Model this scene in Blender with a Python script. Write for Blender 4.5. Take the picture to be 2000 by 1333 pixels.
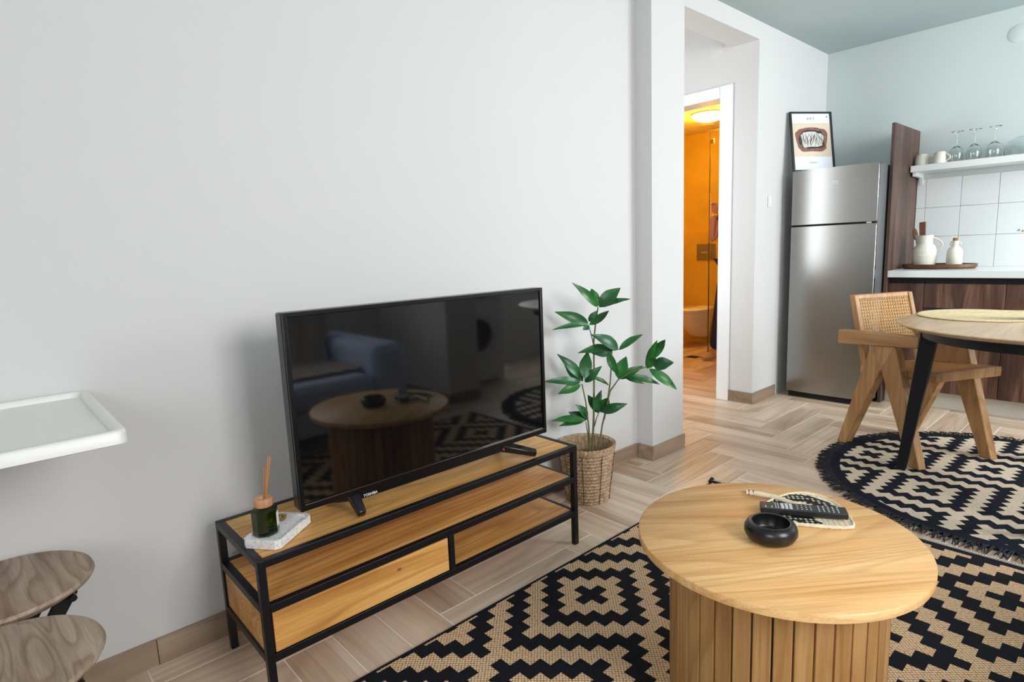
import bpy, bmesh, math, random
from mathutils import Vector, Matrix
random.seed(7)
PI = math.pi
scene = bpy.context.scene
COL = scene.collection
for o in list(bpy.data.objects): bpy.data.objects.remove(o)

# ---------------------------------------------------------------- camera
CAM = Vector((-0.4395, -1.8891, 1.1554))
FWD = Vector((0.66207834, 0.73394428, -0.15158514))
_y, _r = math.radians(-42.0531), math.radians(-2.2652)
_right = Vector((math.cos(_y), math.sin(_y), 0)); _up = _right.cross(FWD)
RT = math.cos(_r) * _right + math.sin(_r) * _up
UP = -math.sin(_r) * _right + math.cos(_r) * _up
FPX = 1159.087
cd = bpy.data.cameras.new('camera'); cam = bpy.data.objects.new('camera', cd); COL.objects.link(cam)
cd.sensor_width = 36; cd.lens = FPX / 2000 * 36; cd.clip_start = 0.02; cd.clip_end = 60
cam.matrix_world = Matrix(((RT.x, UP.x, -FWD.x, CAM.x), (RT.y, UP.y, -FWD.y, CAM.y), (RT.z, UP.z, -FWD.z, CAM.z), (0, 0, 0, 1)))
scene.camera = cam

# ---------------------------------------------------------------- light and exposure
scene.view_settings.view_transform = 'Standard'; scene.view_settings.look = 'None'
scene.view_settings.gamma = 1; scene.view_settings.use_curve_mapping = False
scene.view_settings.exposure = 0.51
scene.cycles.max_bounces = 10; scene.cycles.diffuse_bounces = 6; scene.cycles.transparent_max_bounces = 12
scene.cycles.sample_clamp_indirect = 8
wd = bpy.data.worlds.new('world'); scene.world = wd; wd.use_nodes = True
bg = wd.node_tree.nodes['Background']; bg.inputs[0].default_value = (0.80, 0.90, 1.0, 1); bg.inputs[1].default_value = 2.6

def area(name, loc, rot, sx, sy, power, color):
    l = bpy.data.lights.new(name, 'AREA'); l.shape = 'RECTANGLE'; l.size = sx; l.size_y = sy
    l.energy = power; l.color = color
    o = bpy.data.objects.new(name, l); COL.objects.link(o); o.location = loc; o.rotation_euler = rot
    return o
# daylight entering through the three windows behind and beside the camera
area('daylight_sofa_window', (0.62, -3.72, 1.92), (PI / 2 - 0.50, 0, 0), 1.15, 1.35, 50, (1.0, 0.965, 0.935))
area('daylight_kitchen_window', (3.60, -3.72, 1.90), (PI / 2 - 0.50, 0, 0), 1.6, 1.5, 86, (0.94, 0.985, 1.0))
# the hallway has its own window, out of sight behind the pillar
area('daylight_hall_window', (2.12, 0.86, 1.55), (0, -PI / 2 + 0.25, 0), 1.4, 0.8, 8, (0.97, 1.0, 0.98))
area('daylight_side_window', (-2.15, -2.45, 1.85), (0, -PI / 2 + 0.35, 0), 1.4, 1.4, 24, (0.90, 0.975, 1.0))

# ---------------------------------------------------------------- materials
def nt(name):
    m = bpy.data.materials.new(name); m.use_nodes = True
    t = m.node_tree; return m, t, t.nodes['Principled BSDF']
def rgb(r, g, b):
    f = lambda c: c / 12.92 if c <= 0.04045 else ((c + 0.055) / 1.055) ** 2.4
    return (f(r / 255), f(g / 255), f(b / 255), 1)
def N(t, typ, **kw):
    n = t.nodes.new(typ)
    for k, v in kw.items(): setattr(n, k, v)
    return n
def L(t, a, b): t.links.new(a, b)
def ramp(t, fac, stops):
    r = N(t, 'ShaderNodeValToRGB'); e = r.color_ramp.elements
    while len(e) < len(stops): e.new(0.5)
    for el, (p, c) in zip(e, stops): el.position = p; el.color = c
    L(t, fac, r.inputs[0]); return r.outputs[0]
def coords(t, scale=(1, 1, 1), rnd=0.0, kind='Object'):
    tc = N(t, 'ShaderNodeTexCoord'); mp = N(t, 'ShaderNodeMapping'); mp.inputs['Scale'].default_value = scale
    L(t, tc.outputs[kind], mp.inputs[0])
    if rnd:
        oi = N(t, 'ShaderNodeObjectInfo'); mu = N(t, 'ShaderNodeMath', operation='MULTIPLY'); mu.inputs[1].default_value = rnd
        L(t, oi.outputs['Random'], mu.inputs[0])
        cx = N(t, 'ShaderNodeCombineXYZ')
        for i in range(3): L(t, mu.outputs[0], cx.inputs[i])
        L(t, cx.outputs[0], mp.inputs['Location'])
    return mp.outputs[0]
def noise(t, vec, scale, detail=4, rough=0.55, dist=0.0):
    n = N(t, 'ShaderNodeTexNoise'); n.inputs['Scale'].default_value = scale; n.inputs['Detail'].default_value = detail
    n.inputs['Roughness'].default_value = rough; n.inputs['Distortion'].default_value = dist
    L(t, vec, n.inputs['Vector']); return n.outputs['Fac']
def bump(t, bsdf, h, strength=0.2, dist=0.001):
    b = N(t, 'ShaderNodeBump'); b.inputs['Strength'].default_value = strength; b.inputs['Distance'].default_value = dist
    L(t, h, b.inputs['Height']); L(t, b.outputs[0], bsdf.inputs['Normal'])
def mixc(t, a, b, fac, typ='MULTIPLY'):
    m = N(t, 'ShaderNodeMix', data_type='RGBA', blend_type=typ)
    if isinstance(fac, float): m.inputs['Factor'].default_value = fac
    else: L(t, fac, m.inputs['Factor'])
    for s, v in ((6, a), (7, b)):
        if isinstance(v, tuple): m.inputs[s].default_value = v
        else: L(t, v, m.inputs[s])
    return m.outputs[2]
M = {}
def plain(name, col, rough=0.5, metal=0.0, spec=0.5, bmp=0.0, bscale=200.0, var=0.0, vscale=3.0):
    m, t, b = nt(name)
    b.inputs['Base Color'].default_value = col; b.inputs['Roughness'].default_value = rough
    b.inputs['Metallic'].default_value = metal; b.inputs['Specular IOR Level'].default_value = spec
    if bmp or var: v = coords(t)
    if var:
        n = noise(t, v, vscale, 3)
        lo = tuple(c * (1 - var) for c in col[:3]) + (1,); hi = tuple(min(1, c * (1 + var)) for c in col[:3]) + (1,)
        L(t, ramp(t, n, [(0.3, lo), (0.7, hi)]), b.inputs['Base Color'])
    if bmp: bump(t, b, noise(t, v, bscale, 2), bmp)
    M[name] = m; return m
def wood(name, stops, axis='X', grain=1.0, rough=0.45, rnd=13.0, fiber=0.35, bmp=0.08, ring=0.5, tone=0.0):
    """stops: dark, middle, light; contour lines of a stretched noise draw the growth rings"""
    m, t, b = nt(name); b.inputs['Roughness'].default_value = rough
    sc = {'X': (0.75, 7, 7), 'Y': (7, 0.75, 7), 'Z': (7, 7, 0.75)}[axis]
    v = coords(t, tuple(s * grain for s in sc), rnd)
    big = noise(t, v, 1.1, 4, 0.55, 0.4)
    base = ramp(t, big, [(0.32, stops[0][1]), (0.50, stops[1][1]), (0.70, stops[2][1])])
    low = noise(t, v, 0.55, 1.0, 0.4, 0.25)
    mu = N(t, 'ShaderNodeMath', operation='MULTIPLY'); mu.inputs[1].default_value = 17.0; L(t, low, mu.inputs[0])
    fr = N(t, 'ShaderNodeMath', operation='FRACT'); L(t, mu.outputs[0], fr.inputs[0])
    rings = ramp(t, fr.outputs[0], [(0.0, (0.72, 0.63, 0.54, 1)), (0.16, (1, 1, 1, 1)), (0.62, (0.98, 0.96, 0.94, 1)), (1.0, (0.72, 0.63, 0.54, 1))])
    out = mixc(t, base, rings, min(1.0, ring))
    fs = {'X': (5, 240, 240), 'Y': (240, 5, 240), 'Z': (240, 240, 5)}[axis]
    fn = noise(t, coords(t, tuple(s * grain for s in fs), rnd), 1.0, 3, 0.6)
    out = mixc(t, out, ramp(t, fn, [(0.35, (0.74, 0.70, 0.66, 1)), (0.60, (1, 1, 1, 1))]), fiber)
    md = noise(t, coords(t, tuple(s * grain * 0.22 for s in fs), rnd), 1.0, 2, 0.5)
    out = mixc(t, out, ramp(t, md, [(0.38, (0.86, 0.83, 0.80, 1)), (0.62, (1.0, 1.0, 1.0, 1))]), 0.5)
    if tone:
        oi = N(t, 'ShaderNodeObjectInfo')
        tv = ramp(t, oi.outputs['Random'], [(0, (1 - tone,) * 3 + (1,)), (1, (1, 1, 1, 1))])
        out = mixc(t, out, tv, 1.0)
    L(t, out, b.inputs['Base Color']); bump(t, b, fn, bmp)
    M[name] = m; return m

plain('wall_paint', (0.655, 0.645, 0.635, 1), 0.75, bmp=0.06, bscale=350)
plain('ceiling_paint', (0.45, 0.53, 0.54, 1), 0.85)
plain('kitchen_wall_paint', (0.60, 0.66, 0.65, 1), 0.75, bmp=0.06, bscale=350)
plain('trim_white', (0.84, 0.85, 0.86, 1), 0.35)
plain('grout', rgb(240, 230, 220), 0.9)
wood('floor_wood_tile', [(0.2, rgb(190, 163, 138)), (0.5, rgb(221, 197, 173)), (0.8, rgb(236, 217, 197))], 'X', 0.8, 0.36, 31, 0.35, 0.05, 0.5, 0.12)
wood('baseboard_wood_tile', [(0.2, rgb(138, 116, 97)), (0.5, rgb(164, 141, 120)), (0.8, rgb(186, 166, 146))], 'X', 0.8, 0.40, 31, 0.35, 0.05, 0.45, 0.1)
wood('oak', [(0.2, rgb(196, 138, 70)), (0.5, rgb(224, 168, 94)), (0.8, rgb(236, 186, 114))], 'X', 1.6, 0.42, 17, 0.65, 0.05, 0.9)
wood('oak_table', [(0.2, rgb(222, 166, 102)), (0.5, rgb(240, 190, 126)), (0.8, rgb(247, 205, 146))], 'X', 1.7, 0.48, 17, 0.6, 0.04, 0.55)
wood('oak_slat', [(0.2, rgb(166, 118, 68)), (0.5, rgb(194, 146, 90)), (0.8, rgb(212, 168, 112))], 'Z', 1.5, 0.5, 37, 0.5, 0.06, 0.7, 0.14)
wood('dining_oak', [(0.2, rgb(182, 150, 110)), (0.5, rgb(202, 170, 130)), (0.8, rgb(216, 188, 150))], 'X', 1.0, 0.30, 17, 0.35, 0.04, 0.5)
wood('chair_wood', [(0.2, rgb(150, 108, 64)), (0.5, rgb(178, 134, 86)), (0.8, rgb(196, 154, 106))], 'Z', 1.4, 0.5, 17, 0.4, 0.06, 0.7)
wood('chair_rail_wood', [(0.2, rgb(150, 108, 64)), (0.5, rgb(178, 134, 86)), (0.8, rgb(196, 154, 106))], 'Y', 1.4, 0.5, 17, 0.4, 0.06, 0.7)
wood('walnut', [(0.2, rgb(54, 34, 27)), (0.5, rgb(92, 62, 50)), (0.8, rgb(146, 108, 88))], 'Z', 1.3, 0.45, 23, 0.5, 0.05, 0.9)
wood('panel_walnut', [(0.2, rgb(62, 44, 37)), (0.5, rgb(90, 66, 56)), (0.8, rgb(118, 90, 77))], 'Z', 1.2, 0.5, 23, 0.5, 0.05, 0.5)
wood('tray_walnut', [(0.2, rgb(72, 44, 26)), (0.5, rgb(106, 68, 44)), (0.8, rgb(132, 90, 62))], 'Y', 1.5, 0.45, 23, 0.4, 0.05, 0.6)
wood('stool_wood', [(0.2, rgb(138, 118, 100)), (0.5, rgb(172, 152, 134)), (0.8, rgb(196, 178, 160))], 'Y', 3.0, 0.5, 23, 0.7, 0.06, 1.0)
wood('beech', [(0.2, rgb(176, 122, 84)), (0.6, rgb(205, 152, 112)), (0.9, rgb(220, 172, 132))], 'Z', 2, 0.5, 5, 0.3, 0.05, 0.4)
plain('black_metal', (0.006, 0.006, 0.0075, 1), 0.38, spec=0.32, bmp=0.03, bscale=600)
plain('black_gap', (0.006, 0.006, 0.006, 1), 0.8)
plain('table_black', (0.006, 0.007, 0.011, 1), 0.45, spec=0.3)
plain('tv_plastic', (0.005, 0.005, 0.006, 1), 0.24, spec=0.35)
plain('tv_foot_gloss', (0.008, 0.008, 0.009, 1), 0.1)
m, t, b = nt('tv_screen'); b.inputs['Base Color'].default_value = (0.003, 0.003, 0.0035, 1); b.inputs['Roughness'].default_value = 0.045
b.inputs['IOR'].default_value = 1.68; M['tv_screen'] = m
plain('print_white', (0.8, 0.8, 0.8, 1), 0.5)
plain('print_grey', (0.18, 0.18, 0.2, 1), 0.6)
plain('led_red', (0.5, 0.02, 0.05, 1), 0.4)
plain('counter_white', (0.82, 0.84, 0.85, 1), 0.25)
plain('wall_tile_white', (0.80, 0.83, 0.83, 1), 0.16)
plain('tile_grout', rgb(176, 178, 174), 0.9)
plain('plinth_white', rgb(205, 202, 192), 0.35)
plain('shelf_white', (0.80, 0.82, 0.81, 1), 0.4)
plain('plastic_white', (0.82, 0.82, 0.80, 1), 0.35)
plain('tray_plastic', rgb(232, 230, 224), 0.4)
plain('ceramic_cream', rgb(226, 221, 208), 0.3, var=0.04, vscale=12)
plain('ceramic_black', (0.006, 0.006, 0.007, 1), 0.30)
plain('ceramic_white', (0.8, 0.8, 0.78, 1), 0.12)
plain('cork', rgb(150, 104, 62), 0.8, bmp=0.4, bscale=250, var=0.25, vscale=90)
plain('brass', (0.45, 0.30, 0.13, 1), 0.25, 1.0)
plain('chrome', (0.75, 0.75, 0.77, 1), 0.12, 1.0)
plain('reed', rgb(196, 128, 62), 0.6)
plain('leaf_stem', rgb(104, 104, 62), 0.6, var=0.3, vscale=30)
plain('soil', rgb(70, 55, 42), 0.95, bmp=0.8, bscale=90, var=0.4, vscale=60)
plain('cane', rgb(206, 158, 98), 0.6, var=0.12, vscale=60)
plain('raffia', rgb(226, 212, 184), 0.8, bmp=0.6, bscale=240, var=0.12, vscale=70)
plain('raffia_black', (0.012, 0.012, 0.014, 1), 0.8, bmp=0.6, bscale=240)
plain('seagrass_mat', rgb(224, 203, 158), 0.85, bmp=0.9, bscale=160, var=0.18, vscale=60)
plain('sofa_fabric', rgb(196, 210, 236), 0.9, bmp=0.3, bscale=500)
plain('throw_fabric', rgb(176, 164, 152), 0.95, bmp=0.4, bscale=300)
plain('washer_white', (0.7, 0.72, 0.72, 1), 0.3)
plain('washer_ring', (0.62, 0.64, 0.64, 1), 0.25)
plain('dark_glass', (0.01, 0.012, 0.014, 1), 0.06)
plain('bath_plaster', rgb(214, 178, 70), 0.7, var=0.12, vscale=2.2, bmp=0.05, bscale=60)
plain('bath_ceiling', rgb(226, 214, 196), 0.8)
plain('steel_plate', (0.30, 0.29, 0.28, 1), 0.35, 0.7)
plain('remote_black', (0.014, 0.015, 0.018, 1), 0.4)
plain('button_grey', (0.55, 0.57, 0.6, 1), 0.5)
plain('button_green', (0.1, 0.45, 0.32, 1), 0.5)
plain('paper', (0.80, 0.82, 0.86, 1), 0.3)
plain('art_beige', rgb(222, 204, 182), 0.5)
plain('art_brown', rgb(132, 82, 64), 0.5)
plain('art_dark', rgb(40, 36, 38), 0.5)
plain('art_cream', rgb(214, 208, 202), 0.5)
plain('frame_black', (0.010, 0.011, 0.013, 1), 0.3)
plain('fringe_black', (0.010, 0.011, 0.015, 1), 0.9)
plain('skin', rgb(196, 140, 110), 0.55)
plain('denim', (0.012, 0.016, 0.03, 1), 0.85)
plain('shirt', rgb(92, 92, 96), 0.85)
plain('hair', (0.02, 0.014, 0.01, 1), 0.6)
plain('shoe_tan', rgb(176, 138, 100), 0.6)
plain('phone_black', (0.01, 0.01, 0.01, 1), 0.2)
plain('eye_white', (0.8, 0.8, 0.8, 1), 0.3)

# brushed stainless steel
m, t, b = nt('stainless'); b.inputs['Metallic'].default_value = 1.0; b.inputs['Base Color'].default_value = (0.30, 0.295, 0.28, 1)
b.inputs['Roughness'].default_value = 0.25; b.inputs['Anisotropic'].default_value = 0.6
v = coords(t, (4, 4, 900)); bump(t, b, noise(t, v, 1.0, 2), 0.04, 0.0004); M['stainless'] = m
plain('fridge_side', (0.16, 0.165, 0.17, 1), 0.4, 0.3)

# clear, green and amber glass
def glass(name, col, rough=0.0, ior=1.45):
    m, t, b = nt(name); b.inputs['Base Color'].default_value = col; b.inputs['Roughness'].default_value = rough
    b.inputs['Transmission Weight'].default_value = 1.0; b.inputs['IOR'].default_value = ior; M[name] = m
glass('clear_glass', (0.97, 0.99, 0.99, 1)); glass('green_glass', (0.16, 0.25, 0.04, 1)); glass('amber_glass', (0.16, 0.05, 0.015, 1))
glass('shower_glass', (0.96, 0.98, 0.97, 1), 0.0, 1.3)

# lamp
m, t, b = nt('lamp_glow'); b.inputs['Emission Color'].default_value = (1.0, 0.66, 0.26, 1); b.inputs['Emission Strength'].default_value = 16; M['lamp_glow'] = m

# leaves
m, t, b = nt('leaf_green'); v = coords(t, (1, 1, 1), 9.0); n = noise(t, v, 14, 3)
oi = N(t, 'ShaderNodeObjectInfo')
ca = ramp(t, n, [(0.3, rgb(22, 66, 38)), (0.7, rgb(48, 112, 54))])
cb = ramp(t, oi.outputs['Random'], [(0.0, (0.7, 0.8, 0.9, 1)), (1.0, (1.0, 1.25, 0.75, 1))])
L(t, mixc(t, ca, cb, 1.0), b.inputs['Base Color']); b.inputs['Roughness'].default_value = 0.34; M['leaf_green'] = m

# woven rugs: knotted dots
def weave(name, hi, lo, pitch, stretch=1.0, rough=0.95, strength=0.9):
    m, t, b = nt(name); v = coords(t, (1 / pitch, 1 / (pitch * stretch), 0.0))
    vo = N(t, 'ShaderNodeTexVoronoi'); vo.inputs['Scale'].default_value = 1.0; vo.inputs['Randomness'].default_value = 0.18
    mp = N(t, 'ShaderNodeMapping'); mp.inputs['Rotation'].default_value = (0, 0, PI / 4); L(t, v, mp.inputs[0])
    L(t, mp.outputs[0], vo.inputs['Vector'])
    c = ramp(t, vo.outputs['Distance'], [(0.25, hi), (0.62, lo)]); L(t, c, b.inputs['Base Color'])
    inv = N(t, 'ShaderNodeMath', operation='SUBTRACT'); inv.inputs[0].default_value = 1.0; L(t, vo.outputs['Distance'], inv.inputs[1])
    bump(t, b, inv.outputs[0], strength, 0.003); b.inputs['Roughness'].default_value = rough; b.inputs['Specular IOR Level'].default_value = 0.15; M[name] = m
weave('rug_beige', rgb(228, 196, 158), rgb(146, 112, 80), 0.0085)
weave('rug_black', (0.012, 0.013, 0.017, 1), (0.006, 0.0065, 0.009, 1), 0.0085, strength=0.5)
weave('round_rug_cream', rgb(226, 212, 190), rgb(172, 154, 130), 0.0085, 1.6)
weave('round_rug_black', (0.010, 0.013, 0.022, 1), (0.005, 0.007, 0.012, 1), 0.0085, strength=0.5)
weave('cord_white', rgb(214, 208, 198), rgb(140, 132, 120), 0.006)
# basket: plaited seagrass
m, t, b = nt('seagrass'); v = coords(t, (1, 1, 1)); n1 = noise(t, v, 55, 4, 0.7); n2 = noise(t, coords(t, (1, 1, 7)), 45, 3)
L(t, mixc(t, ramp(t, n1, [(0.25, rgb(112, 84, 58)), (0.5, rgb(176, 148, 116)), (0.75, rgb(214, 190, 160))]), ramp(t, n2, [(0.3, (0.6, 0.55, 0.5, 1)), (0.6, (1, 1, 1, 1))]), 0.7), b.inputs['Base Color'])
b.inputs['Roughness'].default_value = 0.85; bump(t, b, n2, 0.4, 0.002); M['seagrass'] = m
# terrazzo
m, t, b = nt('terrazzo'); v = coords(t); vo = N(t, 'ShaderNodeTexVoronoi'); vo.inputs['Scale'].default_value = 420; L(t, v, vo.inputs['Vector'])
n = noise(t, v, 120, 2)
sp = ramp(t, vo.outputs['Distance'], [(0.26, (0.16, 0.16, 0.18, 1)), (0.40, (1, 1, 1, 1))])
L(t, mixc(t, (0.80, 0.78, 0.76, 1), sp, ramp(t, n, [(0.48, (0, 0, 0, 1)), (0.56, (1, 1, 1, 1))])), b.inputs['Base Color'])
b.inputs['Roughness'].default_value = 0.5; M['terrazzo'] = m

# ---------------------------------------------------------------- mesh helpers
class MB:
    def __init__(s): s.v = []; s.f = []; s.mi = []; s.cur = 0
    def add(s, vs, fs):
        o = len(s.v); s.v += [tuple(v) for v in vs]
        for f in fs: s.f.append(tuple(i + o for i in f)); s.mi.append(s.cur)
        return s
    def box(s, x0, x1, y0, y1, z0, z1, mtx=None):
        vs = [Vector((x, y, z)) for z in (z0, z1) for y in (y0, y1) for x in (x0, x1)]
        if mtx: vs = [mtx @ v for v in vs]
        return s.add(vs, [(0, 2, 3, 1), (4, 5, 7, 6), (0, 1, 5, 4), (2, 6, 7, 3), (0, 4, 6, 2), (1, 3, 7, 5)])
    def hexa(s, b4, t4):
        return s.add(list(b4) + list(t4), [(3, 2, 1, 0), (4, 5, 6, 7), (0, 1, 5, 4), (1, 2, 6, 5), (2, 3, 7, 6), (3, 0, 4, 7)])
    def beam(s, a, b, wa, da, wb=None, db=None, side=Vector((1, 0, 0))):
        """tapered bar from a to b; w along side, d along the third direction"""
        wb = wa if wb is None else wb; db = da if db is None else db
        a = Vector(a); b = Vector(b); ax = (b - a).normalized(); sd = Vector(side); sd = (sd - ax * sd.dot(ax)).normalized(); th = ax.cross(sd)
        q = lambda p, w, d: [p + sd * w / 2 * i + th * d / 2 * j for i, j in ((-1, -1), (1, -1), (1, 1), (-1, 1))]
        return s.hexa(q(a, wa, da), q(b, wb, db))
    def prism(s, poly, z0, z1, mtx=None):
        n = len(poly); vs = [Vector((x, y, z)) for z in (z0, z1) for x, y in poly]
        if mtx: vs = [mtx @ v for v in vs]
        return s.add(vs, [tuple(range(n - 1, -1, -1)), tuple(range(n, 2 * n))] + [(i, (i + 1) % n, n + (i + 1) % n, n + i) for i in range(n)])
    def lathe(s, prof, seg=32, c=(0, 0, 0), mtx=None, rad=None, close=True):
        """prof: list of (r, z); poles where r == 0"""
        vs = []; fs = []; rows = []
        for k, (r, z) in enumerate(prof):
            if r <= 1e-7: rows.append([len(vs)]); vs.append(Vector((c[0], c[1], c[2] + z)))
            else:
                row = []
                for i in range(seg):
                    a = 2 * PI * i / seg; rr = r + (rad(a, z, k) if rad else 0)
                    row.append(len(vs)); vs.append(Vector((c[0] + rr * math.cos(a), c[1] + rr * math.sin(a), c[2] + z)))
                rows.append(row)
        for A, B in zip(rows, rows[1:]):
            if len(A) == 1 and len(B) == 1: continue
            for i in range(seg):
                j = (i + 1) % seg
                if len(A) == 1: fs.append((A[0], B[j], B[i]))
                elif len(B) == 1: fs.append((A[i], A[j], B[0]))
                else: fs.append((A[i], A[j], B[j], B[i]))
        if mtx: vs = [mtx @ v for v in vs]
        return s.add(vs, fs)
    def tube(s, pts, r, seg=8, closed=False):
        pts = [Vector(p) for p in pts]; n = len(pts); rs = r if isinstance(r, (list, tuple)) else [r] * n
        vs = []; fs = []; prev = None
        for i, p in enumerate(pts):
            if closed: d = pts[(i + 1) % n] - pts[i - 1]
            else: d = pts[min(i + 1, n - 1)] - pts[max(i - 1, 0)]
            d.normalize()
            if prev is None: prev = Vector((0, 0, 1)) if abs(d.z) < 0.9 else Vector((1, 0, 0))
            u = (prev - d * prev.dot(d)).normalized(); w = d.cross(u); prev = u
            for k in range(seg):
                a = 2 * PI * k / seg; vs.append(p + (u * math.cos(a) + w * math.sin(a)) * rs[i])
        m = n if closed else n - 1
        for i in range(m):
            for k in range(seg):
                a = i * seg; b2 = ((i + 1) % n) * seg
                fs.append((a + k, a + (k + 1) % seg, b2 + (k + 1) % seg, b2 + k))
        if not closed: fs += [tuple(range(seg - 1, -1, -1)), tuple((n - 1) * seg + k for k in range(seg))]
        return s.add(vs, fs)
    def mesh(s, name, mats, smooth=False):
        me = bpy.data.meshes.new(name); me.from_pydata(s.v, [], s.f)
        for m in (mats if isinstance(mats, (list, tuple)) else [mats]): me.materials.append(M[m])
        if len(me.materials) > 1: me.polygons.foreach_set('material_index', s.mi)
        if smooth: me.polygons.foreach_set('use_smooth', [True] * len(me.polygons))
        me.update(); return me
    def build(s, name, mats, parent=None, smooth=False, bevel=0.0, bseg=2, loc=None, fix=True):
        me = s.mesh(name, mats, smooth)
        if fix:
            bm = bmesh.new(); bm.from_mesh(me); bmesh.ops.recalc_face_normals(bm, faces=bm.faces); bm.to_mesh(me); bm.free()
        o = link(name, me, parent)
        if loc: o.location = loc
        if bevel:
            md = o.modifiers.new('bevel', 'BEVEL'); md.width = bevel; md.segments = bseg; md.limit_method = 'ANGLE'; md.angle_limit = math.radians(40)
            md.harden_normals = False
            for p in me.polygons: p.use_smooth = True
            if not smooth: smooth_by_angle(me)
        elif smooth: smooth_by_angle(me, 50)
        return o
def smooth_by_angle(me, deg=35):
    bm = bmesh.new(); bm.from_mesh(me)
    for e in bm.edges: e.smooth = not (len(e.link_faces) != 2 or e.calc_face_angle(0) > math.radians(deg))
    bm.to_mesh(me); bm.free()
def link(name, data, parent=None):
    o = bpy.data.objects.new(name, data); COL.objects.link(o)
    if parent is not None: o.parent = parent
    return o
def tag(o, label, cat, group=None):
    o['label'] = label; o['category'] = cat
    if group: o['group'] = group
    return o
def thing(name, label, cat, loc=(0, 0, 0), rz=0.0, group=None):
    o = link(name, None); o.location = loc; o.rotation_euler = (0, 0, rz); return tag(o, label, cat, group)
def struct(o): o['kind'] = 'structure'; return o
def box(name, mat, parent, x0, x1, y0, y1, z0, z1, bevel=0.0, mtx=None): return MB().box(x0, x1, y0, y1, z0, z1, mtx).build(name, mat, parent, bevel=bevel)
def text(name, body, size, mat, parent, mtx, extrude=0.0006, spacing=1.0):
    c = bpy.data.curves.new(name, 'FONT'); c.body = body; c.size = size; c.extrude = extrude; c.align_x = 'CENTER'; c.align_y = 'CENTER'; c.space_character = spacing
    tmp = bpy.data.objects.new(name + '_tmp', c); COL.objects.link(tmp)
    dg = bpy.context.evaluated_depsgraph_get(); me = bpy.data.meshes.new_from_object(tmp.evaluated_get(dg))
    bpy.data.objects.remove(tmp); me.transform(mtx); me.materials.clear(); me.materials.append(M[mat])
    return link(name, me, parent)
def frame_mtx(o, x, y):
    """matrix whose local x, y axes are x, y and origin o"""
    x = Vector(x).normalized(); y = Vector(y); y = (y - x * y.dot(x)).normalized(); z = x.cross(y); o = Vector(o)
    return Matrix(((x.x, y.x, z.x, o.x), (x.y, y.y, z.y, o.y), (x.z, y.z, z.z, o.z), (0, 0, 0, 1)))
def copy_tree(o, parent=None):
    c = o.copy(); COL.objects.link(c); c.parent = parent
    for ch in list(o.children): copy_tree(ch, c)
    return c
def in_view(p, margin=60):
    d = Vector(p) - CAM; z = d.dot(FWD)
    if z < 0.05: return False
    x = 1000 + FPX * d.dot(RT) / z; y = 666.5 - FPX * d.dot(UP) / z
    return -margin < x < 2000 + margin and -margin < y < 1333 + margin

# ---------------------------------------------------------------- room measures (metres)
XW, PD, XP, XR, XK, HC, HB = 2.164, 0.101, 2.459, 3.574, 4.722, 2.562, 0.080
Y2, ZB, TB = 0.033, 2.451, 0.185           # wall right of the opening, beam underside, wall thickness
XL, YB = -1.85, -3.40                      # side wall and window wall behind the camera
BX, BXU, BY0, BY1, BH = 5.80, 5.90, 0.26, 2.45, 2.38

# ---------------------------------------------------------------- floor: herringbone of wood-look tiles
floor = struct(box('floor', 'grout', None, XL - 0.1, BXU + 0.1, YB - 0.1, 2.5, -0.08, -0.0012))
G, X0F, Y0F, GAP, TH = 0.15, 0.094, -0.40, 0.0036, 0.012
def tile_mesh(lx, ly):
    a, b_, c = lx / 2 - GAP / 2, ly / 2 - GAP / 2, 0.0012
    mb = MB(); lo = [(-a, -b_), (a, -b_), (a, b_), (-a, b_)]; hi = [(-a + c, -b_ + c), (a - c, -b_ + c), (a - c, b_ - c), (-a + c, b_ - c)]
    vs = [(x, y, -TH) for x, y in lo] + [(x, y, -0.0008) for x, y in lo] + [(x, y, 0) for x, y in hi]
    fs = [(0, 1, 5, 4), (1, 2, 6, 5), (2, 3, 7, 6), (3, 0, 4, 7), (4, 5, 9, 8), (5, 6, 10, 9), (6, 7, 11, 10), (7, 4, 8, 11), (8, 9, 10, 11)]
    return mb.add(vs, fs).mesh('tile', 'floor_wood_tile')
TILE = tile_mesh(4 * G, G); rest = MB()
for b_ in range(-21, 20):
    for a in range(-14, 42):
        r = (a - b_ - 4) % 8
        if r == 0: cx, cy, rz = X0F + (a + 2) * G, Y0F + (b_ + 0.5) * G, 0.0
        elif r == 7: cx, cy, rz = X0F + (a + 0.5) * G, Y0F + (b_ + 2) * G, PI / 2
        else: continue
        if not (XL < cx < BXU and YB < cy < 2.45): continue
        if cy > 0.25 and cx < 2.2: continue
        if cy > 1.5 and cx < 3.6: continue
        ends = [(cx + s * 0.28 * math.cos(rz), cy + s * 0.28 * math.sin(rz), 0) for s in (-1, 0, 1)]
        hidden = (cx > XK and cy < 0.1) or (cx > 4.45 and cy < 0.2) or (cy > 0.3 and cx < XP - 0.1)
        if any(in_view(e) for e in ends) and not hidden:
            o = link('tile', TILE, floor); o.location = (cx, cy, 0); o.rotation_euler = (0, 0, rz)
        else:
            mt = Matrix.Translation((cx, cy, 0)) @ Matrix.Rotation(rz, 4, 'Z')
            rest.box(-2 * G + GAP / 2, 2 * G - GAP / 2, -G / 2 + GAP / 2, G / 2 - GAP / 2, -TH, 0, mt)
ro = rest.build('tile_field', 'floor_wood_tile', floor); ro['kind'] = 'stuff'

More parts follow.
